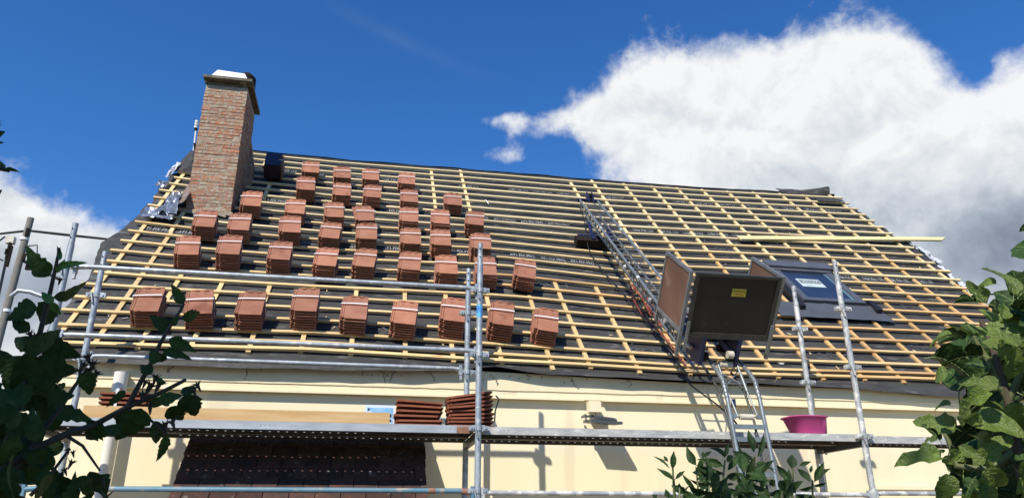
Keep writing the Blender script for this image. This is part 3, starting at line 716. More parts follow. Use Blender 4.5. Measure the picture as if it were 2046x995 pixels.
tiles = [tile_mesh('tile', s, m_tile) for s in range(3)]
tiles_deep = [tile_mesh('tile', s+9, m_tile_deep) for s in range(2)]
def strap_mesh(h, hw=.1195):
    b = MB(); z1 = h+.012; y0 = .205; z0 = -.002; th = .0015; x0, x1 = -hw, hw; wd = .008
    pth = [(x0, z0), (x0, z1-.004), (x0+.03, z1-.001), (0, z1+.003), (x1, z1+.004), (x1, z0)]
    for (xa, za), (xb, zb) in zip(pth, pth[1:]):
        d = V((xb-xa, 0, zb-za)); b.bar((xa, y0+(z1-za)*.15*0, za), (xb, y0, zb), wd*2, th*2, V((0, 0, 1)) if abs(d.x) > abs(d.z) else V((1, 0, 0)))
    return b.mesh('strap', m_strap)
STK = [('A', -2.797, -.036, 3.8), ('A', -2.345, -.047, 7.8), ('A', -1.926, -.035, .7), ('A', -1.455, .009, -.2), ('A', -1.015, -.03, -1.3), ('A', -.559, -.05, -4.2), ('A', -.1, .017, -4.9), ('A', .366, .018, -7.6), ('A', .803, .004, -8.8),
       ('B', -2.737, 1.161, 8.6), ('B', -2.341, 1.193, 5.2), ('B', -1.837, 1.206, 1.8), ('B', -1.364, 1.119, -1.3), ('B', -.966, 1.156, -4.6), ('B', -.483, 1.125, -3.9), ('B', -.081, 1.085, -2.), ('B', .355, 1.098, -2.9), ('B', .765, 1.101, -8.6),
       ('C', -2.748, 1.915, 4.6), ('C', -2.365, 1.91, 5.2), ('C', -1.82, 1.968, 5.7), ('C', -1.384, 1.957, -2.6), ('C', -.956, 1.923, .2), ('C', -.45, 1.833, -.8), ('C', -.094, 1.827, -1.1), ('C', .367, 1.769, -3.1),
       ('D', -2.367, 2.64, 4.7), ('D', -1.841, 2.596, 4.6), ('D', -1.362, 2.522, 4.2), ('D', -.985, 2.48, 2.3), ('D', -.46, 2.524, -1.), ('D', -.071, 2.521, -3.9), ('D', .36, 2.56, -6.5),
       ('E', -1.789, 3.364, 4.6), ('E', -1.333, 3.35, 1.6), ('E', -.94, 3.369, .5), ('E', -.442, 3.309, -.5), ('E', .147, 3.332, -.7),
       ('F', -2.301, 4.145, 4.6), ('F', -1.812, 4.151, 5.1), ('F', -1.362, 4.052, 4.7), ('F', -.967, 4.071, 1.5), ('F', -.473, 4.026, -1.5)]
ROWN = {'A': 'in the lowest row on the roof', 'B': 'in the second row up the roof', 'C': 'in the third row up the roof', 'D': 'in the fourth row up the roof', 'E': 'in the fifth row up the roof', 'F': 'in the top row under the ridge'}
ORD = ['first', 'second', 'third', 'fourth', 'fifth', 'sixth', 'seventh', 'eighth', 'ninth']
cnt = {}; rs = random.Random(17); straps = {}
for rw, X, bb, rot in STK:
    k = cnt.get(rw, 0); cnt[rw] = k+1; tot = sum(1 for q in STK if q[0] == rw)
    pos = ('leftmost' if k == 0 else 'rightmost' if k == tot-1 else ORD[k]+' from the left')
    lab = 'strapped terracotta tile bundle, '+pos+' '+ROWN[rw]
    if rw == 'F' and k == 0: lab = 'tile bundle wrapped in dark film beside the chimney, top row under the ridge'
    if rw == 'D' and k == 3: lab = 'untidy terracotta tile bundle with its top tile skewed, fourth from left in fourth row'
    root = thing('tile_stack', (0, 0, 0), lab, 'tile stack', 'strapped tile bundles stacked on the roof battens')
    e1 = (RP(X+.1, bb, 0)-RP(X-.1, bb, 0)).normalized(); e2 = (RP(X, bb+.3, 0)-RP(X, bb, 0)).normalized(); e3 = e1.cross(e2).normalized(); e2 = e3.cross(e1)
    mt = Matrix((e1, e2, e3)).transposed().to_4x4() @ Matrix.Rotation(R(rot), 4, 'Z'); mt.translation = RP(X, bb, .0155)
    root.matrix_world = mt; ORIG[root] = V((0, 0, 0))
    n = 6 if (rw in 'EF' and k > 0) or (rw, k) in (('D', 1), ('C', 3)) else 8 if (rw, k) in (('A', 3), ('A', 6), ('A', 7), ('B', 1)) else 7
    pitch = .0262; mesh_i = rs.randrange(3); v_ = rs.uniform(.88, 1.10); tint = (v_*rs.uniform(.97, 1.03), v_, v_*rs.uniform(.96, 1.04), 1)
    for j in range(n):
        t = bpy.data.objects.new('tile', tiles[(mesh_i+j) % 3]); COL.objects.link(t); t.parent = root; t.color = tint
        jit = .006
        t.location = (rs.uniform(-jit, jit), rs.uniform(-jit, jit), j*pitch+.001); t.rotation_euler = (R(1.15*(j+.5)), R(rs.uniform(-.3, .3)), R(rs.uniform(-1.5, 1.5)+(6 if rw == 'D' and k == 3 and j == n-1 else 0)))
    h = (n-1)*pitch+.017+.205*math.tan(R(1.15*n))
    if n not in straps: straps[n] = strap_mesh(h+.003)
    st = bpy.data.objects.new('strap', straps[n]); COL.objects.link(st); st.parent = root; st.rotation_euler = (0, 0, R(rs.uniform(-1.5, 1.5))); st.location = (0, rs.uniform(-.02, .015), 0)
    if rw == 'F' and k == 0:
        rows = []
        for a in range(15):
            t_ = a/14; r = []
            for q in range(13):
                s_ = q/12; y = -.012+s_*.375
                # over the left side, the top, then folded back from the right corner
                if t_ < .35: x = -.128; z_ = t_/.35*(.20+.05*s_)
                else: x = -.128+(t_-.35)/.65*(.20+.03*math.sin(9*s_)); z_ = .20+.062*s_+.006
                r.append(V((x+.006*fn(t_*7, s_*7), y, z_+.006*fn(t_*9, s_*9, 2))))
            rows.append(r)
        b = MB().grid(rows)
        b.add([(-.128, -.014, 0), (.095, -.014, .0), (.095, -.014, .2), (-.128, -.014, .2)], [(0, 1, 2, 3)])
        ww = bpy.data.objects.new('plastic_wrap', b.mesh('plastic_wrap', m_film, smooth=True)); COL.objects.link(ww); ww.parent = root

def pile(name, loc, n, label, lean, mts, jit, strapx=None, turn=0, slope=0):
    root = thing(name, loc, label, 'tile stack', 'tile piles lying on the scaffold deck')
    root.rotation_euler = (0, 0, R(turn)); r = random.Random(n*7)
    for j in range(n):
        t = bpy.data.objects.new('tile', mts[j % len(mts)]); COL.objects.link(t); t.parent = root
        t.location = (.175+r.uniform(-jit, jit)+lean*j, r.uniform(-jit, jit), .005+j*.0335)
        t.rotation_euler = (R(r.uniform(-.8, .8)), 0, R(90+r.uniform(-2.5, 2.5)))
        t.rotation_mode = 'ZYX' if False else 'XYZ'
        ang = slope[min(j, len(slope)-1)] if slope else 0
        t.rotation_euler = (R(ang), R(r.uniform(-.6, .6)), R(90+r.uniform(-2, 2)))
    return root
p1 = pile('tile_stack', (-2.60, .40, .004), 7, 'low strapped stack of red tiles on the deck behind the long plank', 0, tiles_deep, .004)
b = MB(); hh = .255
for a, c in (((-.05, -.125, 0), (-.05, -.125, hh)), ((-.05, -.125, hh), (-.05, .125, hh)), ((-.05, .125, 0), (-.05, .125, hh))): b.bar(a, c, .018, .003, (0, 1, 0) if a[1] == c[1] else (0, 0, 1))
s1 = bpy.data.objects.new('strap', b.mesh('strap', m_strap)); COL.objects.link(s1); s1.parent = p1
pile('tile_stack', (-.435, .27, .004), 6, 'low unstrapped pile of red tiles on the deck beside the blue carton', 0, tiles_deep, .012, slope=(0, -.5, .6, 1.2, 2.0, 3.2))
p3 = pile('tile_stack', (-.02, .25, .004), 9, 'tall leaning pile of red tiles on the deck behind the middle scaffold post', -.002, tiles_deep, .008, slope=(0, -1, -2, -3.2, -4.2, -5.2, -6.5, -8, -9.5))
b = MB(); b.tube([(.165, -.135, .04), (.17, -.137, .13), (.20, -.13, .22), (.19, -.05, .26)], .006, 6); o = bpy.data.objects.new('cord', b.mesh('cord', m_cable)); COL.objects.link(o); o.parent = p3

# ------------------------------------------------------------------ other things on the deck and roof
pl = thing('timber_plank', (-1.7, .05, .004), 'long pine plank standing on edge on the left scaffold deck', 'plank')
b = MB(); b.cub(-2.78, -.665, .038, .066, .0045, .087); b.build('plank_body', m_plank, pl)
cb = thing('carton', (-.735, .31, .004), 'small white and blue printed carton on the deck beside tiles', 'carton')
b = MB(); b.cub(-.853, -.62, .27, .37, .0045, .178); b.build('box_body', m_carton, cb)
b = MB(); b.cub(-.835, -.635, .2675, .2695, .02, .158); b.build('printed_panel', m_carton_blue, cb)
b = MB(); b.cub(-.83, -.815, .2655, .267, .135, .15); b.cub(-.66, -.645, .2655, .267, .05, .07); b.cub(-.685, -.668, .2655, .267, .05, .07); b.cub(-.66, -.645, .2655, .267, .085, .11); b.build('printed_mark', m_ink, cb)
b = MB()
for k in range(3): b.cub(-.80+k*.01, -.70+k*.01, .2655, .267, .105-k*.018, .112-k*.018)
b.build('printed_line', m_carton, cb)
tub = thing('plastic_tub', (2.93, .22, 0), 'pink plastic tub on the right scaffold deck', 'tub')
def tubring(cx, cy, hx, hy, z, n=28, p=3.5, sl_=0):
    out = []
    for k in range(n):
        a = 2*math.pi*k/n; c, s = math.cos(a), math.sin(a); rr = (abs(c)**p+abs(s)**p)**(-1/p)
        out.append(V((cx+hx*rr*c, cy+hy*rr*s, z)))
    return out
rings = [tubring(2.885, .21, .125, .10, .0015), tubring(2.885, .21, .138, .107, .02), tubring(2.862, .21, .163, .135, .140), tubring(2.858, .21, .180, .15, .148), tubring(2.858, .21, .180, .15, .156), tubring(2.858, .21, .163, .135, .156), tubring(2.88, .21, .130, .10, .012)]
b = MB(); n_ = 28; b.add([q for r in rings for q in r], [(i*n_+j, i*n_+(j+1) % n_, (i+1)*n_+(j+1) % n_, (i+1)*n_+j) for i in range(6) for j in range(n_)]+[tuple(range(n_))[::-1], tuple(6*n_+j for j in range(n_))])
smooth_auto(b.build('tub_body', m_pink, tub), 50)

lb = thing('loose_board', RP(5.5, 3.2, .02), 'long pale yellow board lying loose across the battens past the right verge', 'board')
p0, p1_ = RP(4.27, 3.19, .033), RP(7.98, 3.57, .045)
d, s, u = orth(p1_-p0, NN); b = MB()
v4 = [p0-s*.055-u*.013, p0+s*.055-u*.013, p0+s*.055+u*.013, p0-s*.055+u*.013]; q4 = [p1_+d*.0-s*.055-u*.013, p1_-d*.16+s*.055-u*.013, p1_-d*.16+s*.055+u*.013, p1_-s*.055+u*.013]
b.add(v4+q4, [(0, 1, 2, 3), (7, 6, 5, 4), (0, 4, 5, 1), (1, 5, 6, 2), (2, 6, 7, 3), (3, 7, 4, 0)]); b.build('board_body', m_board, lb)

ss = thing('strap_scrap', RP(3.33, 0, 0), 'white curled strap offcut lying on the black membrane near the eave', 'strap')
b = MB(); pts = [RP(3.26+.13*k/10, .04-.075*math.sin(math.pi*k/10)+.02*(k/10), memb_c(3.3, 0)+.012) for k in range(11)]
for a, c in zip(pts, pts[1:]): b.bar(a, c, .026, .003, NN)
b.build('strap_body', m_strap, ss)
ss = thing('strap_scrap', RP(.68, 3.95, 0), 'thin white strap offcut sticking up from the upper battens', 'strap')
b = MB(); b.tube([RP(.66, 4.0, .02), RP(.67, 3.93, .05), RP(.70, 3.83, .03)], .006, 6); b.build('strap_body', m_strap, ss)

# ------------------------------------------------------------------ roof hoist
hst = thing('roof_hoist', (2.2, -.4, -2.4), 'aluminium ladder hoist with plywood platform leaning up the battened roof', 'hoist')
A0, B0 = FP(1.935, 3.50, .245), FP(1.862, -.97, .565)
T = (A0-B0).normalized(); S_ = EX-T*EX.dot(T); S_.normalize(); Mn = S_.cross(T)
LW = .264; LEN = (A0-B0).length
def hp(s, x, m): return B0+T*s+S_*x+Mn*m
b = MB()
for x in (0, LW): b.tube([hp(0, x, 0), hp(LEN*.33, x, 0), hp(LEN*.66, x, 0), hp(LEN, x, 0)], .0165, 12)
pieces(b, 'rail', m_alu, hst)
b = MB()
for x in (.03, LW-.03): b.tube([hp(0, x, -.15), hp(LEN-.25, x, -.12)], .011, 8)
pieces(b, 'lower_chord', m_alu, hst)
b = MB(); s = .1; k = 0
while s < LEN-.1:
    b.tube([hp(s, .01, -.004), hp(s, LW-.01, -.004)], .0058, 6)
    if k % 3 == 0: b.tube([hp(s, .01, -.008), hp(min(s+.29, LEN-.05), LW-.01, -.008)], .005, 6)
    for x, x2 in ((.005, .03),):
        b.tube([hp(s, x, -.01), hp(s+.075, x2, -.14), hp(min(s+.15, LEN), x, -.01)], .0055, 6)
    s += .15; k += 1
pieces(b, 'lattice_brace', m_alu, hst)
b = MB()
for s in (LEN*.36, LEN*.72):
    for x in (0, LW): b.tube([hp(s-.03, x, 0), hp(s+.03, x, 0)], .0205, 12)
for s, x in ((1.12, -.02), (.65, -.02), (2.0, -.03)): b.tube([hp(s, x, -.03), hp(s, x-.02, -.03)], .024, 12)
pieces(b, 'joint_sleeve', m_steel_splash, hst)
# blue head with pulley
b = MB(); b.bar(hp(LEN, -.02, 0), hp(LEN+.01, LW+.02, 0), .035, .035, Mn); b.prism([hp(LEN-.10, .10, .018), hp(LEN+.10, .10, .018), hp(LEN+.09, .10, .10), hp(LEN-.02, .10, .09)], S_*.016); b.prism([hp(LEN-.10, .17, .018), hp(LEN+.10, .17, .018), hp(LEN+.09, .17, .10), hp(LEN-.02, .17, .09)], S_*.016)
for x in (-.015, LW+.015): b.bar(hp(LEN-.03, x, -.01), hp(LEN+.05, x, -.01), .04, .04, Mn)
b.build('hoist_head', m_blue, hst)
b = MB(); b.tube([hp(LEN+.04, .12, .06), hp(LEN+.04, .165, .06)], .042, 14); smooth_auto(b.build('pulley', m_rubber, hst))
# roof pad: rubber box on a blue bracket
b = MB()
c0 = RP(2.0, 2.64, .075); b.box(c0, .29, .075, .05, EX, U, NN); b.build('roof_pad', m_rubber, hst)
b = MB(); b.box(RP(1.9, 2.735, .115), .15, .018, .010, EX, U, NN); b.bar(RP(1.93, 2.6, .13), RP(1.93, 2.95, .22), .022, .04, EX); b.bar(RP(2.17, 2.6, .13), RP(2.17, 2.95, .22), .022, .04, EX); b.build('pad_bracket', m_blue, hst)
# bend and the ladder down to the ground
LPT = [(1.925, .06, .615), (1.935, .03, .588), (1.925, -.14, .455), (1.918, -.235, .36), (1.915, -.28, .22), (1.925, -.30, .0), (1.928, -.32, -.157), (1.93, -.62, -2.38)]
def lower(x): return [V((q[0]+x, q[1], q[2])) for q in LPT]
LX = .275
b = MB()
for x in (0, LX): b.tube(lower(x), .0165, 12)
pieces(b, 'lower_rail', m_alu, hst, True, 60)
b = MB()
for x in (0, LX):
    q = lower(x)
    for k in range(9):
        t = k/8; p = q[2].lerp(q[3], t*2) if t < .5 else q[3].lerp(q[4], t*2-1); d_ = (q[4]-q[2]).normalized()
        b.tube([p-d_*.006, p+d_*.006], .0195, 12)
b.build('flexible_joint', m_alu, hst)
b = MB()
for z in (-.005, -.10, -.36, -.64, -.92, -1.20, -1.48, -1.76, -2.04):
    y = -.305 if z > -.16 else -.32+(z+.157)*.135; b.bar((1.935, y, z), (1.92+LX, y, z), .022, .034, (0, 0, 1))
pieces(b, 'rung', m_alu, hst, False)
b = MB()
for x in (.03, LX-.03): b.tube([V((1.925+x, .10, .50)), V((1.92+x, -.10, .30)), V((1.925+x, -.19, .05)), V((1.928+x, -.22, -.15)), V((1.93+x, -.50, -2.3))], .010, 8)
pieces(b, 'lower_chord', m_alu_dark, hst)
b = MB()
for k in range(15):
    z = -.2-k*.145; y = -.33+(z+.2)*.135
    for xa, xb in ((1.93, 1.955), (1.925+LX, 1.90+LX)): b.tube([(xa, y, z), (xb, y+.1, z-.07), (xa, y, z-.14)], .005, 6)
pieces(b, 'lattice_brace', m_alu, hst)
RY0, RZ0, RY1, RZ1 = -.05, .53, -.27, .075
b = MB(); b.tube([V((2.00, RY0, RZ0)), V((2.12, RY0, RZ0))], .025, 14); b.tube([V((2.01, RY1, RZ1)), V((2.12, RY1, RZ1))], .023, 14)
for x in (2.00, 2.06, 2.12): b.tube([V((x-.008, RY0, RZ0)), V((x+.008, RY0, RZ0))], .030, 14)
pieces(b, 'roller', m_roller, hst)
b = MB(); b.tube([V((1.94, RY0, RZ0)), V((1.925+LX, RY0, RZ0))], .007, 8); b.tube([V((1.93, RY1, RZ1)), V((1.93+LX, RY1, RZ1))], .007, 8)
for x in (1.975, 2.145): b.tube([V((x, RY0-.02, RZ0-.01)), V((x, -.18, .29))], .0115, 10); b.tube([V((x, -.18, .29)), V((x+.02, RY1, RZ1))], .0065, 8)
for x in (1.95, 2.18): b.box((x, RY1, RZ1), .026, .014, .016)
b.tube([V((1.96, RY0+.02, RZ0-.04)), V((2.17, -.13, .34))], .0055, 6); b.tube([V((2.17, RY0+.02, RZ0-.04)), V((1.96, -.13, .30))], .0055, 6); b.tube([V((1.95, -.12, .36)), V((2.18, -.12, .36))], .0055, 6)
pieces(b, 'strut', m_alu, hst)
b = MB(); b.box((2.03, -.15, .2), .012, .02, .03); b.build('switch_box', m_blue, hst)
# carriage and platform: three walls of film-faced ply in aluminium frames, tilted a little flatter than the roof
KB_ = V((1.593, -.10, .577)); KD = V((0, .799, .6013)); KN = V((0, -.6013, .799)); KW, KH, KDp = .809, .722, .546
def kp(x, d, n): return KB_+EX*x+KD*d+KN*n
def kbox(mb, x0, x1, d0, d1, n0, n1):
    return mb.add([kp(x0, d0, n0), kp(x1, d0, n0), kp(x1, d1, n0), kp(x0, d1, n0), kp(x0, d0, n1), kp(x1, d0, n1), kp(x1, d1, n1), kp(x0, d1, n1)],
                  [(3, 2, 1, 0), (4, 5, 6, 7), (0, 1, 5, 4), (1, 2, 6, 5), (2, 3, 7, 6), (3, 0, 4, 7)])
F0, F1 = .048, KW-.030
b = MB(); kbox(b, F0+.025, F1-.025, -.004, .006, .215, KH-.03); b.build('front_panel', m_ply_dark, hst)
b = MB()
kbox(b, F0, F1, -.014, .012, KH-.03, KH-.006); kbox(b, F0, F1, -.014, .012, .165, .214)
for X in (F0, F1-.03): kbox(b, X, X+.03, -.012, .010, .2145, KH-.0305)
pieces(b, 'frame_bar', m_alu_dark, hst, False)
b = MB(); kbox(b, .006, .016, .03, KDp-.02, .225, KH-.02); kbox(b, KW-.012, KW-.002, .03, KDp-.02, .225, KH-.02); pieces(b, 'side_panel', m_ply, hst, False)
b = MB()
for x0, x1 in ((-.002, .024), (KW-.02, KW+.006)):
    kbox(b, x0, x1, 0, .026, 0, KH); kbox(b, x0, x1, KDp-.02, KDp+.006, .09, KH); kbox(b, x0+.001, x1-.001, .0265, KDp-.0205, KH-.026, KH-.001); kbox(b, x0-.001, x1-.003, .0265, KDp-.0205, .195, .224)
pieces(b, 'frame_bar', m_alu, hst, False)
b = MB(); kbox(b, .03, KW-.03, .015, KDp-.01, .175, .19); b.build('platform_floor', m_ply, hst)
b = MB()
for X in (F0-.006, F1-.012): kbox(b, X, X+.022, -.032, -.016, .06, .31)
pieces(b, 'latch_bar', m_alu, hst, False)
b = MB()
for k in range(7): kbox(b, .030, .040, -.004, .004, .27+k*.065, .283+k*.065)
pieces(b, 'hinge', m_steel_splash, hst, False)
b = MB(); kbox(b, .375, .497, -.0065, -.005, .535, .60); b.build('warning_label', m_yellow, hst)
for tx, c_, sz in (('CHARGE MAX', .574, .02), ('150 kg', .545, .028)):
    tv, tf = text_mesh(tx, sz); tw = max(q.x for q in tv); MB().add([kp(.436-tw/2+q.x, -.0075, c_+q.y) for q in tv], tf).build('label_lettering', m_ink if sz < .025 else m_red_ink, hst)
b = MB()
for x in (.205, .515): kbox(b, x, x+.03, -.02, .26, -.07, .172)
kbox(b, .24, .51, .20, .235, .05, .11); b.bar(kp(.38, .12, .14), kp(.50, .0, .03), .03, .045, KN); b.build('carriage', m_blue, hst)
b = MB()
for x in (.245, .465):
    for d in (.03, .21): b.tube([kp(x, d, -.005), kp(x+.045, d, -.005)], .034, 14)
pieces(b, 'carriage_wheel', m_rubber, hst)
b = MB(); b.tube([kp(.18, .13, .02), kp(.18, .22, .02)], .018, 10); b.tube([kp(.43, -.03, .04), kp(.48, -.03, .04)], .032, 14); pieces(b, 'guide_roller', m_roller, hst)
# cables and straps
b = MB(); cp = [hp(LEN-.1, -.03, -.05), hp(LEN-.6, -.05, -.12), RP(1.84, 2.45, .06), RP(1.88, 1.9, .03), RP(1.97, 1.3, .035), RP(2.03, .8, .03), RP(2.08, .3, .04), RP(2.12, -.1, .03), RP(2.16, -.35, .02), V((2.10, .87, .60)), V((2.14, .80, .50)), V((2.13, .40, .30)), V((2.10, .05, .12)), V((2.08, -.1, .02))]
pts = []
for k in range(len(cp)-1):
    p0_, p1_, p2_, p3_ = cp[max(k-1, 0)], cp[k], cp[k+1], cp[min(k+2, len(cp)-1)]
    for t in (0, .25, .5, .75): pts.append(.5*((2*p1_)+(p2_-p0_)*t+(2*p0_-5*p1_+4*p2_-p3_)*t*t+(-p0_+3*p1_-3*p2_+p3_)*t**3))
b.tube(pts+[cp[-1]], .0075, 6); b.tube([hp(LEN*.9, .02, -.06), hp(LEN*.5, -.005, -.12), hp(.3, .03, -.1)], .004, 5); b.tube([hp(LEN+.05, .15, .05), hp(LEN*.5, .14, -.02), hp(.2, .14, .03)], .003, 5)
smooth_auto(b.build('cable', m_cable, hst))
ro = random.Random(2)
def band(pts, wd):
    mb = MB()
    for a, c in zip(pts, pts[1:]): mb.bar(a, c, wd, .005, NN)
    mb.build('ratchet_strap', m_orange, hst)
band([RP(2.10, 1.42, .07), RP(2.02, 1.03, .09), RP(2.05, .80, .04), RP(2.14, .40, .035), RP(2.17, .12, .035), RP(2.19, -.22, .035)], .022)
band([RP(2.13, 1.43, .09), RP(2.16, 1.1, .12), RP(2.19, .85, .07), RP(2.17, .5, .06)], .04)
band([RP(2.10, 1.40, .10), RP(2.11, 1.0, .12), RP(2.13, .72, .06)], .02)
b = MB()
for k in range(5): b.box(RP(2.17+ro.uniform(-.02, .02), .85+ro.uniform(-.12, .12), .07), .022, .04, .015, EX, (U+EX*ro.uniform(-.4, .4)).normalized(), NN)
b.build('ratchet', m_orange, hst)

# ------------------------------------------------------------------ utility pole and wire
up_ = thing('utility_pole', (-10.5, 16, -2.4), 'weathered wooden utility pole with cables left of the house', 'utility pole')
b = MB(); b.tube([(-10.58, 16, -2.4), (-10.53, 16, 4), (-10.46, 16, 7.62)], [.125, .105, .088], 14); smooth_auto(b.build('pole', m_pole, up_))
b = MB(); b.box((-10.78, 15.9, 6.88), .10, .08, .10); b.build('junction_box', m_roller, up_)
b = MB()
for k, (dx, z0, z1) in enumerate(((-.22, 6.8, 6.3), (-.17, 6.7, 6.1), (.2, 6.5, 6.3), (.13, 7.0, 7.25), (-.26, 6.6, 6.45))): b.box((-10.53+dx, 15.85, (z0+z1)/2), .035, .035, abs(z1-z0)/2)
b.box((-10.2, 15.9, 6.15), .05, .04, .10); pieces(b, 'cable_clamp', m_rubber, up_, False)
b = MB(); b.tube([(-10.75, 15.85, 6.3), (-10.72, 15.85, 5.2), (-10.72, 15.85, 3.5), (-10.75, 15.85, -2.2)], .035, 6)
b.tube([(-10.9, 15.8, 6.95), (-11.1, 15.8, 6.7), (-11.05, 15.8, 6.35), (-10.8, 15.8, 6.25)], .022, 6); b.tube([(-10.25, 15.8, 6.2), (-10.0, 15.8, 6.5), (-10.05, 15.8, 6.75), (-10.35, 15.8, 6.7)], .018, 6)
b.tube([(-10.35, 15.9, 6.3), (-9.8, 15.9, 6.05), (-9.2, 15.9, 5.75)], .04, 6); b.build('cable', m_cable, up_)
b = MB(); b.tube([(-10.4, 15.8, 5.25), (-10.25, 15.8, 5.42), (-9.95, 15.8, 5.40), (-9.5, 15.8, 5.25)], .055, 8); smooth_auto(b.build('lamp_arm', m_steel, up_))
b = MB()
for z in (6.98, 4.9): b.tube([(-10.49, 16, z-.04), (-10.49, 16, z+.04)], .112, 14, cap=False)
b.build('steel_band', m_strap, up_)
wr_ = thing('overhead_cable', (-9, 16, 7), 'black overhead cable strung from the utility pole behind the roof', 'cable')
b = MB(); cp = [(-26, 15, 6.6), (-18, 15.5, 6.75), (-11.2, 16, 7.08), (-10.45, 16, 7.24), (-9.6, 16, 7.19), (-7.8, 16, 7.10), (0, 17, 6.9), (12, 18.3, 7.4), (26.2, 20, 8.62), (40, 21.5, 9.9)]
b.tube(cp, [.028, .028, .03, .035, .04, .03, .03, .03, .03, .03], 6); b.build('cable_run', m_cable, wr_)

# ------------------------------------------------------------------ plants
def leaf_mesh(name, out, mt, fold=.25, droop=.25, wav=.0, seed=0, vein=False, quilt=.03):
    """out: half outline (x, y) from base to tip on a unit length leaf"""
    b = MB(); n = len(out); cols = []
    for f in (-1, -.5, 0, .5, 1):
        c = []
        for i, (x, y) in enumerate(out):
            q = x*f*(.95 if f > 0 else 1.05)
            yy = y if abs(f) == 1 else y+(0 if i in (0, n-1) else (.5 if abs(f) == .5 else 0)*.0)
            z = -droop*y*y + fold*abs(q) - .9*fold*q*q + wav*fn(y*5+f, seed)*abs(f) + (quilt*math.sin(y*21+abs(f)*2) if abs(f) == .5 else 0)
            c.append((q+.03*fn(y*2, seed), yy+.015*fn(y*4, seed+f), z))
        cols.append(c)
    b.add([q for c in cols for q in c], [(k*n+i, (k+1)*n+i, (k+1)*n+i+1, k*n+i+1) for k in range(4) for i in range(n-1)])
    if vein:
        m_ = cols[2]
        for i in range(n-1): b.bar(V(m_[i])+V((0, 0, .004)), V(m_[i+1])+V((0, 0, .004)), .016*(1-i/n)+.005, .010, (0, 0, 1), 1)
        for i in range(1, n-3, 2):
            for c in (0, 4):
                p = V(m_[i]); q = V(cols[c][min(n-1, i+2)]); h = V(cols[1 if c == 0 else 3][i+1])
                b.bar(p+V((0, 0, .004)), h+V((0, 0, .004)), .008, .008, (0, 0, 1), 1); b.bar(h+V((0, 0, .004)), h.lerp(q, .8)+V((0, 0, .004)), .005, .008, (0, 0, 1), 1)
        b.tube([V((0, -.26, -.06)), V((0, -.1, -.01)), V(m_[0])], .012, 6, mi=1)
    return b.mesh(name, [mt, m_vein], smooth=True)
hib_out = [(0, 0), (.10, .05), (.18, .14), (.22, .25), (.24, .36), (.215, .42), (.22, .52), (.175, .58), (.17, .67), (.115, .75), (.08, .87), (0, 1)]
lan_out = [(0, 0), (.06, .06), (.15, .18), (.21, .34), (.22, .46), (.19, .60), (.13, .75), (.06, .89), (0, 1)]
hib = [leaf_mesh('leaf', [(x*random.uniform(.85, 1.15), y) for x, y in hib_out], m_hib, random.uniform(.05, .5), random.uniform(.1, .7), .05, s) for s in range(8)]
hib_l = [leaf_mesh('leaf', hib_out, m_hib_lit, .4, .4, .05, s) for s in range(3)]
lan = [leaf_mesh('leaf', [(x*random.uniform(.8, 1.1), y) for x, y in lan_out], m_peony, random.uniform(.2, .9), random.uniform(.1, .7), .03, s) for s in range(8)]
fig_out = [(0, .02), (.14, -.02), (.30, .05), (.40, .17), (.45, .30), (.45, .40), (.33, .46), (.24, .52), (.31, .62), (.34, .72), (.30, .82), (.19, .91), (.09, .97), (0, 1)]
fig_plain = [(0, .02), (.13, -.01), (.27, .07), (.36, .18), (.41, .31), (.42, .44), (.40, .56), (.36, .67), (.29, .78), (.20, .88), (.10, .96), (0, 1)]
def figset(mt, sd): return [leaf_mesh('leaf', [(x*random.uniform(.85, 1.12), y) for x, y in (fig_out if k % 3 else fig_plain)], mt, random.uniform(.25, 1.0), random.uniform(.2, 1.0), .09, k+sd, True, .022) for k in range(9)]
figl = figset(m_fig_lit, 0); figd = figset(m_fig_shaded, 40)
def put_leaf(meshes, root, B, T_, wd, rg, face=None, name='leaf', tilt=.6, wunit=.6):
    """a leaf from base B to tip T_, its face turned roughly to the given direction"""
    d = T_-B; L_ = d.length; d = d/L_
    f = face if face is not None else (CAM-(B+T_)/2).normalized()
    f = (f+V((rg.uniform(-1, 1), rg.uniform(-1, 1), rg.uniform(-1, 1)))*tilt)
    s = d.cross(f)
    if s.length < .1: s = d.cross(V((0, 0, 1)))
    s.normalize(); nrm = s.cross(d)
    k = wd/(L_*wunit)
    mt = Matrix((s*L_*k, d*L_, nrm*L_)).transposed().to_4x4(); mt.translation = B
    me = rg.choice(meshes); o = bpy.data.objects.new(name, me); COL.objects.link(o); o.parent = root
    o.matrix_local = Matrix.Translation(-ORIG[root]) @ mt
    return o
def aim(mode, P, rg):
    c = (CAM-P).normalized(); z = V((0, 0, 1))
    return (c if mode == 'cam' else (z+c*.25).normalized() if mode == 'up' else (SUN*.7+c*.6).normalized())
def leaves(tab, root, meshes, dist, rg, spread, wunit, tilt=.6, scale=1.0, mode='cam'):
    for bx, by, tx, ty, wpx in tab:
        dd = dist+rg.uniform(-spread, spread); B = at(bx, by, dd); T_ = at(tx, ty, dd+rg.uniform(-.35, .35)*math.hypot(tx-bx, ty-by)/FPX*dd)
        put_leaf(meshes, root, B, T_, wpx*dd/FPX*scale, rg, aim(mode, B, rg), tilt=tilt, wunit=wunit)
def inside(poly, x, y):
    c = False; n = len(poly)
    for i in range(n):
        (x0, y0), (x1, y1) = poly[i], poly[i-1]
        if (y0 > y) != (y1 > y) and x < (x1-x0)*(y-y0)/(y1-y0)+x0: c = not c
    return c
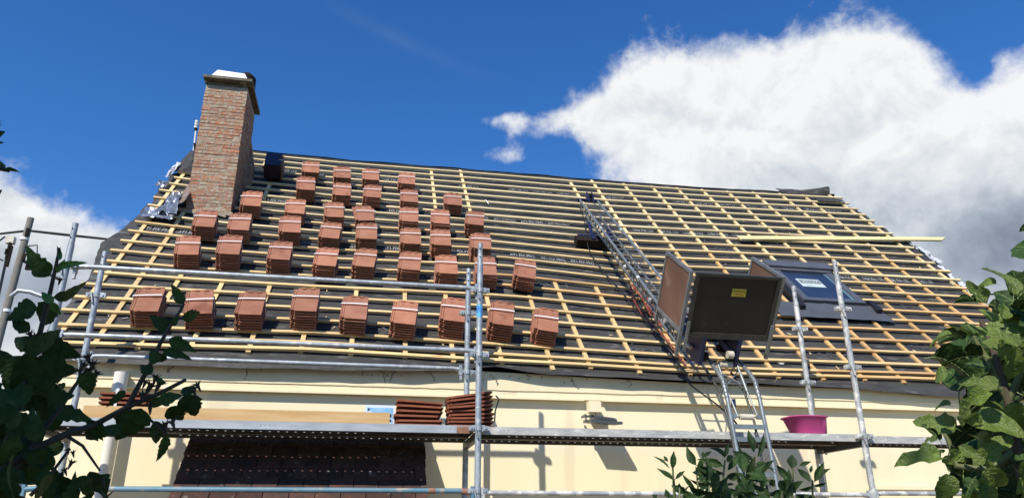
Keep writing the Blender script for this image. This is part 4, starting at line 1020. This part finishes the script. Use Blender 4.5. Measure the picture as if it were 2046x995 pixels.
def fill(poly, n, root, meshes, d0, d1, lpx, wr, rg, wunit, tilt=.9, name='leaf', ang=None, mode='cam'):
    xs = [q[0] for q in poly]; ys = [q[1] for q in poly]; k = 0
    while k < n:
        x, y = rg.uniform(min(xs), max(xs)), rg.uniform(min(ys), max(ys))
        if not inside(poly, x, y): continue
        k += 1; a = rg.uniform(0, 2*math.pi) if ang is None else R(rg.gauss(*ang)); l = rg.uniform(*lpx); dd = rg.uniform(d0, d1)
        B = at(x-l/2*math.cos(a), y+l/2*math.sin(a), dd); T_ = at(x+l/2*math.cos(a), y-l/2*math.sin(a), dd+rg.uniform(-.4, .4)*l/FPX*dd)
        put_leaf(meshes, root, B, T_, l*wr*dd/FPX, rg, aim(mode, B, rg), tilt=tilt, wunit=wunit, name=name)
def stem(root, pts, r0, r1, mt, name='stem'):
    n = len(pts); b = MB(); b.tube(pts, [r0+(r1-r0)*i/(n-1) for i in range(n)], 7); return smooth_auto(b.build(name, mt, root), 80)

# hibiscus on the left
rh = random.Random(31); HD = 1.35
hb = thing('hibiscus_shrub', (-1.9, -4.9, -2.4), 'dark leafy hibiscus shrub with spiky seed pods at left edge', 'shrub')
hx = lambda *q: [at(x, y, HD) for x, y in q]
gb = V((-1.9, -4.75, -2.4))
stem(hb, [gb]+hx((-60, 1010), (0, 945), (60, 900), (130, 868), (190, 848), (250, 815), (320, 785), (372, 758)), .0075, .003, m_stem_dark)
stem(hb, [gb+V((.05, 0, 0))]+hx((-30, 1100), (20, 960), (70, 880), (110, 830), (150, 770), (176, 735)), .006, .0022, m_stem_dark)
stem(hb, [gb+V((-.05, .05, 0))]+hx((-20, 1080), (20, 860), (58, 745), (80, 665), (100, 585), (112, 530), (119, 495)), .0065, .002, m_stem_dark)
stem(hb, hx((255, 812), (276, 772), (297, 735), (318, 690), (338, 655), (358, 625), (368, 606)), .0045, .002, m_stem_dark)
stem(hb, hx((60, 990), (85, 965), (110, 935), (140, 895)), .003, .002, m_stem_dark); stem(hb, hx((130, 868), (165, 890), (200, 940)), .003, .0015, m_stem_dark)
stem(hb, hx((250, 815), (300, 838), (335, 868)), .003, .0015, m_stem_dark)
HT = [(98, 552, 50, 507, 32), (107, 593, 186, 587, 32), (74, 613, 6, 625, 36), (60, 661, 15, 633, 22), (72, 697, 14, 668, 30), (104, 604, 66, 654, 38), (45, 700, 142, 672, 34), (85, 686, 150, 718, 38), (45, 738, 158, 750, 54), (90, 795, 148, 765, 22), (95, 800, 142, 790, 30), (82, 820, 188, 820, 32),
      (205, 845, 165, 884, 38), (282, 815, 238, 890, 56), (262, 815, 232, 872, 40), (310, 840, 318, 896, 26), (330, 870, 326, 926, 20), (372, 788, 388, 838, 40), (340, 812, 363, 848, 34), (385, 786, 366, 766, 28), (318, 802, 358, 786, 24), (250, 780, 218, 808, 14), (366, 607, 345, 569, 20), (364, 634, 406, 630, 24), (340, 660, 305, 629, 26), (342, 647, 356, 637, 14), (338, 677, 388, 699, 22), (326, 702, 380, 710, 20), (318, 712, 334, 719, 20), (318, 722, 297, 702, 24), (303, 747, 280, 723, 20), (310, 757, 332, 763, 10),
      (70, 900, 86, 932, 30), (60, 860, 10, 840, 50), (60, 800, 0, 770, 50), (60, 770, 5, 700, 44), (50, 900, 0, 930, 50), (90, 900, 70, 960, 44), (190, 952, 215, 985, 34), (180, 960, 150, 990, 40), (120, 905, 95, 880, 30), (240, 865, 208, 845, 24), (168, 742, 182, 790, 30), (300, 800, 330, 815, 24)]
leaves(HT, hb, hib, HD, rh, .06, .48, .5, 1.05)
leaves([(118, 520, 121, 488, 14), (116, 533, 167, 523, 18), (104, 608, 84, 578, 22), (104, 605, 116, 628, 20), (112, 545, 128, 520, 14)], hb, hib_l, HD, rh, .02, .66, .5)
fill([(-40, 700), (20, 720), (70, 760), (105, 810), (80, 860), (90, 930), (90, 1010), (-40, 1010)], 46, hb, hib, 1.2, 1.7, (60, 110), .40, rh, .48)
fill([(90, 950), (215, 965), (215, 1010), (90, 1010)], 18, hb, hib, 1.25, 1.45, (45, 80), .4, rh, .48)
fill([(-320, 420), (-60, 480), (-40, 1010), (-320, 1010)], 90, hb, hib, 1.0, 1.7, (70, 120), .6, rh, .66)
pod = MB()
for k in range(7):
    a = 2*math.pi*k/7; d = V((math.cos(a), math.sin(a), .75)).normalized(); s = V((-math.sin(a), math.cos(a), 0))
    pod.add([s*.22, -s*.22, d*1.0, V((0, 0, -.25))], [(0, 1, 2), (1, 3, 2), (3, 0, 2)])
pod.tube([(0, 0, -.9), (0, 0, -.1), (0, 0, .35)], [.07, .25, .12], 7)
podm = pod.mesh('seed_pod', m_stem_dark)
for x, y, s in ((176, 715, 16), (166, 730, 14), (186, 728, 15), (192, 747, 14), (178, 742, 16), (160, 742, 12), (300, 772, 20), (318, 768, 18), (310, 755, 14), (395, 770, 14), (388, 782, 12), (285, 790, 16), (300, 812, 16), (330, 850, 16), (345, 845, 14), (318, 858, 14), (142, 925, 12), (146, 905, 9), (135, 900, 8), (205, 960, 14), (120, 560, 10), (60, 668, 12), (70, 672, 12), (130, 940, 10), (290, 765, 12)):
    o = bpy.data.objects.new('seed_pod', podm); COL.objects.link(o); o.parent = hb; dd = HD+rh.uniform(-.03, .03); sc = s*dd/FPX
    o.matrix_local = Matrix.Translation(at(x, y, dd)-ORIG[hb]) @ V((rh.uniform(-.6, .8), rh.uniform(-.5, .2), 1)).to_track_quat('Z', 'Y').to_matrix().to_4x4() @ Matrix.Scale(sc, 4)

# lance-leaved plant in front of the ladder
rm = random.Random(5); MD = 2.2
mp_ = thing('garden_plant', (.75, -3.75, -2.4), 'leafy garden plant with pointed dark leaves in front of the hoist ladder', 'plant')
zz = lambda x, y: (1300+x*.1857, 840+y*.1857)
PT = [(200, 510, 40, 358, 45), (190, 440, 130, 375, 38), (235, 520, 255, 325, 78), (250, 640, 95, 490, 75), (265, 630, 370, 530, 50), (300, 780, 310, 660, 70), (380, 770, 390, 680, 38), (490, 480, 370, 285, 92), (560, 400, 575, 330, 40), (570, 390, 655, 325, 45), (800, 400, 660, 215, 80), (800, 390, 840, 250, 55), (790, 490, 520, 400, 85), (820, 440, 885, 370, 85), (800, 570, 430, 495, 90), (1000, 560, 980, 320, 125), (1110, 340, 1060, 90, 88), (1150, 390, 1265, 140, 64), (1110, 430, 880, 310, 72), (1180, 600, 1270, 400, 135), (1150, 620, 1120, 430, 80), (1250, 520, 1335, 490, 42), (1500, 640, 1340, 470, 92), (1520, 520, 1530, 345, 100), (1600, 480, 1730, 440, 52), (1720, 660, 1590, 480, 76), (1760, 660, 1880, 440, 84), (1800, 600, 1920, 500, 50), (1720, 560, 1730, 480, 36), (1740, 700, 1600, 770, 52), (1750, 700, 1910, 680, 42), (1480, 700, 1520, 760, 46), (700, 700, 690, 500, 100), (820, 600, 960, 610, 92), (900, 690, 740, 690, 80), (480, 740, 340, 580, 52), (560, 800, 430, 740, 52), (200, 830, 150, 740, 62), (240, 835, 210, 790, 50), (30, 830, 60, 785, 60), (1390, 640, 1440, 760, 100), (1280, 640, 1340, 700, 90), (1010, 700, 1060, 560, 100), (600, 640, 480, 590, 62), (640, 700, 600, 560, 110), (760, 830, 880, 760, 90)]
leaves([(*zz(a, b_), *zz(c, d_), e*.1857) for a, b_, c, d_, e in PT], mp_, lan, MD, rm, .08, .46, .7, .95)
fill([(1395, 935), (1470, 905), (1560, 925), (1580, 955), (1600, 1010), (1370, 1010)], 46, mp_, lan, 2.0, 2.5, (30, 55), .38, rm, .46, .9, ang=(80, 70))
fill([(1300, 985), (1420, 965), (1620, 985), (1640, 1060), (1300, 1060)], 40, mp_, lan, 2.0, 2.5, (30, 55), .4, rm, .46, .9, ang=(80, 70))
for tx, ty in ((235, 450), (250, 620), (310, 720), (490, 500), (800, 420), (1120, 380), (1000, 480), (1180, 520), (1530, 520), (1740, 640), (1430, 640), (640, 650)):
    x, y = zz(tx, ty); g = V((.55+rm.uniform(0, .5), -3.8+rm.uniform(-.1, .2), -2.4)); q = at(x, y, MD); q2 = at(x+rm.uniform(-12, 12), y+90, MD+rm.uniform(-.05, .1))
    stem(mp_, [g, g.lerp(q2, .6), q2, q], .006, .0025, m_stem_green)

# fig tree on the right
rfg = random.Random(9); FD = 2.15
fg = thing('fig_tree', (1.95, -4.1, -2.4), 'fig tree with broad lobed green leaves at right edge', 'fig tree')
z1 = lambda x, y: (1780+x*.2815, 440+y*.2815); z2 = lambda x, y: (1780+x*.2966, 700+y*.2966)
gf0 = V((1.72, -3.95, -2.4)); fx = lambda *q: [at(x, y, FD+.1) for x, y in q]
stem(fg, [gf0]+fx((2090, 1250), (2060, 1010), (2030, 900), (2015, 800), (1985, 700), (1960, 640)), .02, .006, m_bark, 'trunk')
stem(fg, fx((2030, 900), (1980, 940), (1910, 930), (1895, 880), (1880, 855)), .012, .004, m_stem_green, 'branch'); stem(fg, fx((2015, 800), (1975, 720), (1955, 690), (1945, 670)), .010, .004, m_stem_green, 'branch')
stem(fg, fx((1985, 700), (2010, 640), (2022, 590)), .008, .003, m_stem_green, 'branch'); stem(fg, fx((2015, 800), (2040, 740), (2045, 620)), .01, .004, m_stem_green, 'branch')
lit = [(700, 530, 530, 490, 120), (745, 450, 615, 425, 90), (870, 530, 850, 270, 150), (430, 820, 278, 800, 115), (640, 830, 590, 690, 125), (720, 720, 700, 600, 115), (790, 690, 850, 580, 90), (560, 830, 500, 700, 75), (900, 900, 760, 770, 100)]
lit2 = [(380, 150, 265, 170, 130), (720, 250, 480, 160, 120), (680, 280, 390, 380, 130), (400, 370, 290, 340, 75), (430, 520, 215, 430, 150), (540, 400, 450, 500, 90), (590, 420, 500, 490, 110), (330, 720, 58, 700, 150), (390, 840, 370, 995, 140), (640, 800, 775, 940, 150), (310, 600, 215, 585, 60), (460, 680, 385, 765, 110), (640, 730, 480, 660, 110)]
drk = [(680, 590, 450, 550, 95), (520, 840, 390, 740, 95), (650, 960, 390, 950, 160), (860, 700, 945, 640, 110), (890, 640, 945, 540, 95), (740, 560, 720, 680, 130)]
drk2 = [(500, 60, 350, 30, 120), (640, 110, 510, 60, 140), (600, 620, 540, 550, 110), (350, 690, 310, 650, 75), (830, 760, 885, 680, 95), (850, 560, 885, 520, 85), (760, 500, 700, 560, 160), (700, 480, 640, 420, 120), (330, 600, 250, 480, 90), (400, 880, 300, 960, 110), (560, 860, 480, 960, 110)]
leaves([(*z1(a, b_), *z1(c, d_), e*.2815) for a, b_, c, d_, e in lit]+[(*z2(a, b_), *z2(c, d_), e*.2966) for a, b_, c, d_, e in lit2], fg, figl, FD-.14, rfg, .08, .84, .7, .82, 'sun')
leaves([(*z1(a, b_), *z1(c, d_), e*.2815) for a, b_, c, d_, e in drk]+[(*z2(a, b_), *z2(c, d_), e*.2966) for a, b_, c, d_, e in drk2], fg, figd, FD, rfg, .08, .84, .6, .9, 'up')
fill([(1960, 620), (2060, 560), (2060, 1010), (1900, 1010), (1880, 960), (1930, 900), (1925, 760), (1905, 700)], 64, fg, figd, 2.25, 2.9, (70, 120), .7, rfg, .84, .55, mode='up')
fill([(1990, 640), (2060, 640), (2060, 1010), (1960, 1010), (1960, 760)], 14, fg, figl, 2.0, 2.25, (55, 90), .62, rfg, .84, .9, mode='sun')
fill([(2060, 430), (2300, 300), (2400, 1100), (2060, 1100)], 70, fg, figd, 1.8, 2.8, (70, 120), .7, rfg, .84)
leaves([(2075, 440, 2036, 456, 14)], fg, figd, FD, rfg, 0, .84, .4)

# unseen tree crown added to shade the foreground plants; only one twig shows
tr = thing('shade_tree', (-3.3, -7.4, -2.4), 'added tree shading the garden plants, only its twigs seen at upper left edge', 'tree')
b = MB(); b.tube([(-3.3, -7.4, -2.4), (-3.25, -7.35, -.6), (-3.1, -7.2, .8), (-2.9, -7.0, 2.2)], [.16, .13, .10, .05], 10)
for q in ((-2.0, -6.6, 2.4), (-3.6, -6.3, 2.3), (-2.6, -7.8, 2.8)): b.tube([(-3.12, -7.2, .7), V((-3.12, -7.2, .7)).lerp(V(q), .5)+V((0, 0, .15)), q], [.06, .04, .015], 7)
smooth_auto(b.build('trunk', m_bark, tr))
rt2 = random.Random(12); b = MB(); cen = [(V((-2.55, -6.75, 2.3)), 1.15), (V((-3.4, -6.7, 2.2)), .9), (V((-2.6, -7.7, 2.7)), .9), (V((-2.3, -6.4, 1.5)), .6)]
for k in range(6500):
    c, r = rt2.choice(cen); d = V((rt2.gauss(0, 1), rt2.gauss(0, 1), rt2.gauss(0, 1))).normalized()*r*(rt2.random()**.45)
    p = c+d; a = V((rt2.gauss(0, 1), rt2.gauss(0, 1), rt2.gauss(0, .6))).normalized(); s = a.cross(V((rt2.gauss(0, 1), rt2.gauss(0, 1), 1))).normalized(); l = rt2.uniform(.06, .11)
    b.add([p, p+a*l*.5+s*l*.28, p+a*l, p+a*l*.5-s*l*.28], [(0, 1, 2), (0, 2, 3)])
b.build('crown', m_hib, tr)
TD = 1.6
stem(tr, [V((-2.5, -5.7, 1.0)), at(-150, 290, TD), at(-40, 320, TD), at(0, 336, TD), at(20, 342, TD)], .012, .003, m_stem_dark, 'twig')
leaves([(-20, 262, 8, 237, 20), (-25, 275, 9, 262, 24), (-15, 330, 16, 325, 22), (12, 336, 36, 342, 10), (-20, 395, 5, 380, 20), (-30, 285, 2, 288, 14), (-60, 300, -20, 250, 30), (-70, 340, -25, 370, 30)], tr, hib, TD, rt2, .03, .66, .4)

# ------------------------------------------------------------------ ground
m_bounce = M('warm_bounce_ground', (.44, .34, .22), (.34, .26, .165), 30, .95, bump=.6, bscale=60)  # unseen pale ground strip added to bounce warm light onto the wall
b = MB(); b.add([(-9, -2.9, -2.400), (11, -2.9, -2.400), (11, 1.028, -2.400), (-9, 1.028, -2.400)], [(0, 1, 2, 3)])
tag(b.build('bounce_strip', m_bounce), kind='structure')
b = MB(); b.grid([[(x, y, -2.405+(0 if abs(x) < 30 and abs(y) < 30 else .0)) for x in (-1500, -60, -20, 0, 20, 60, 1500)] for y in (-1500, -60, -20, 0, 20, 60, 1500)])
tag(b.build('ground', m_ground), kind='structure')
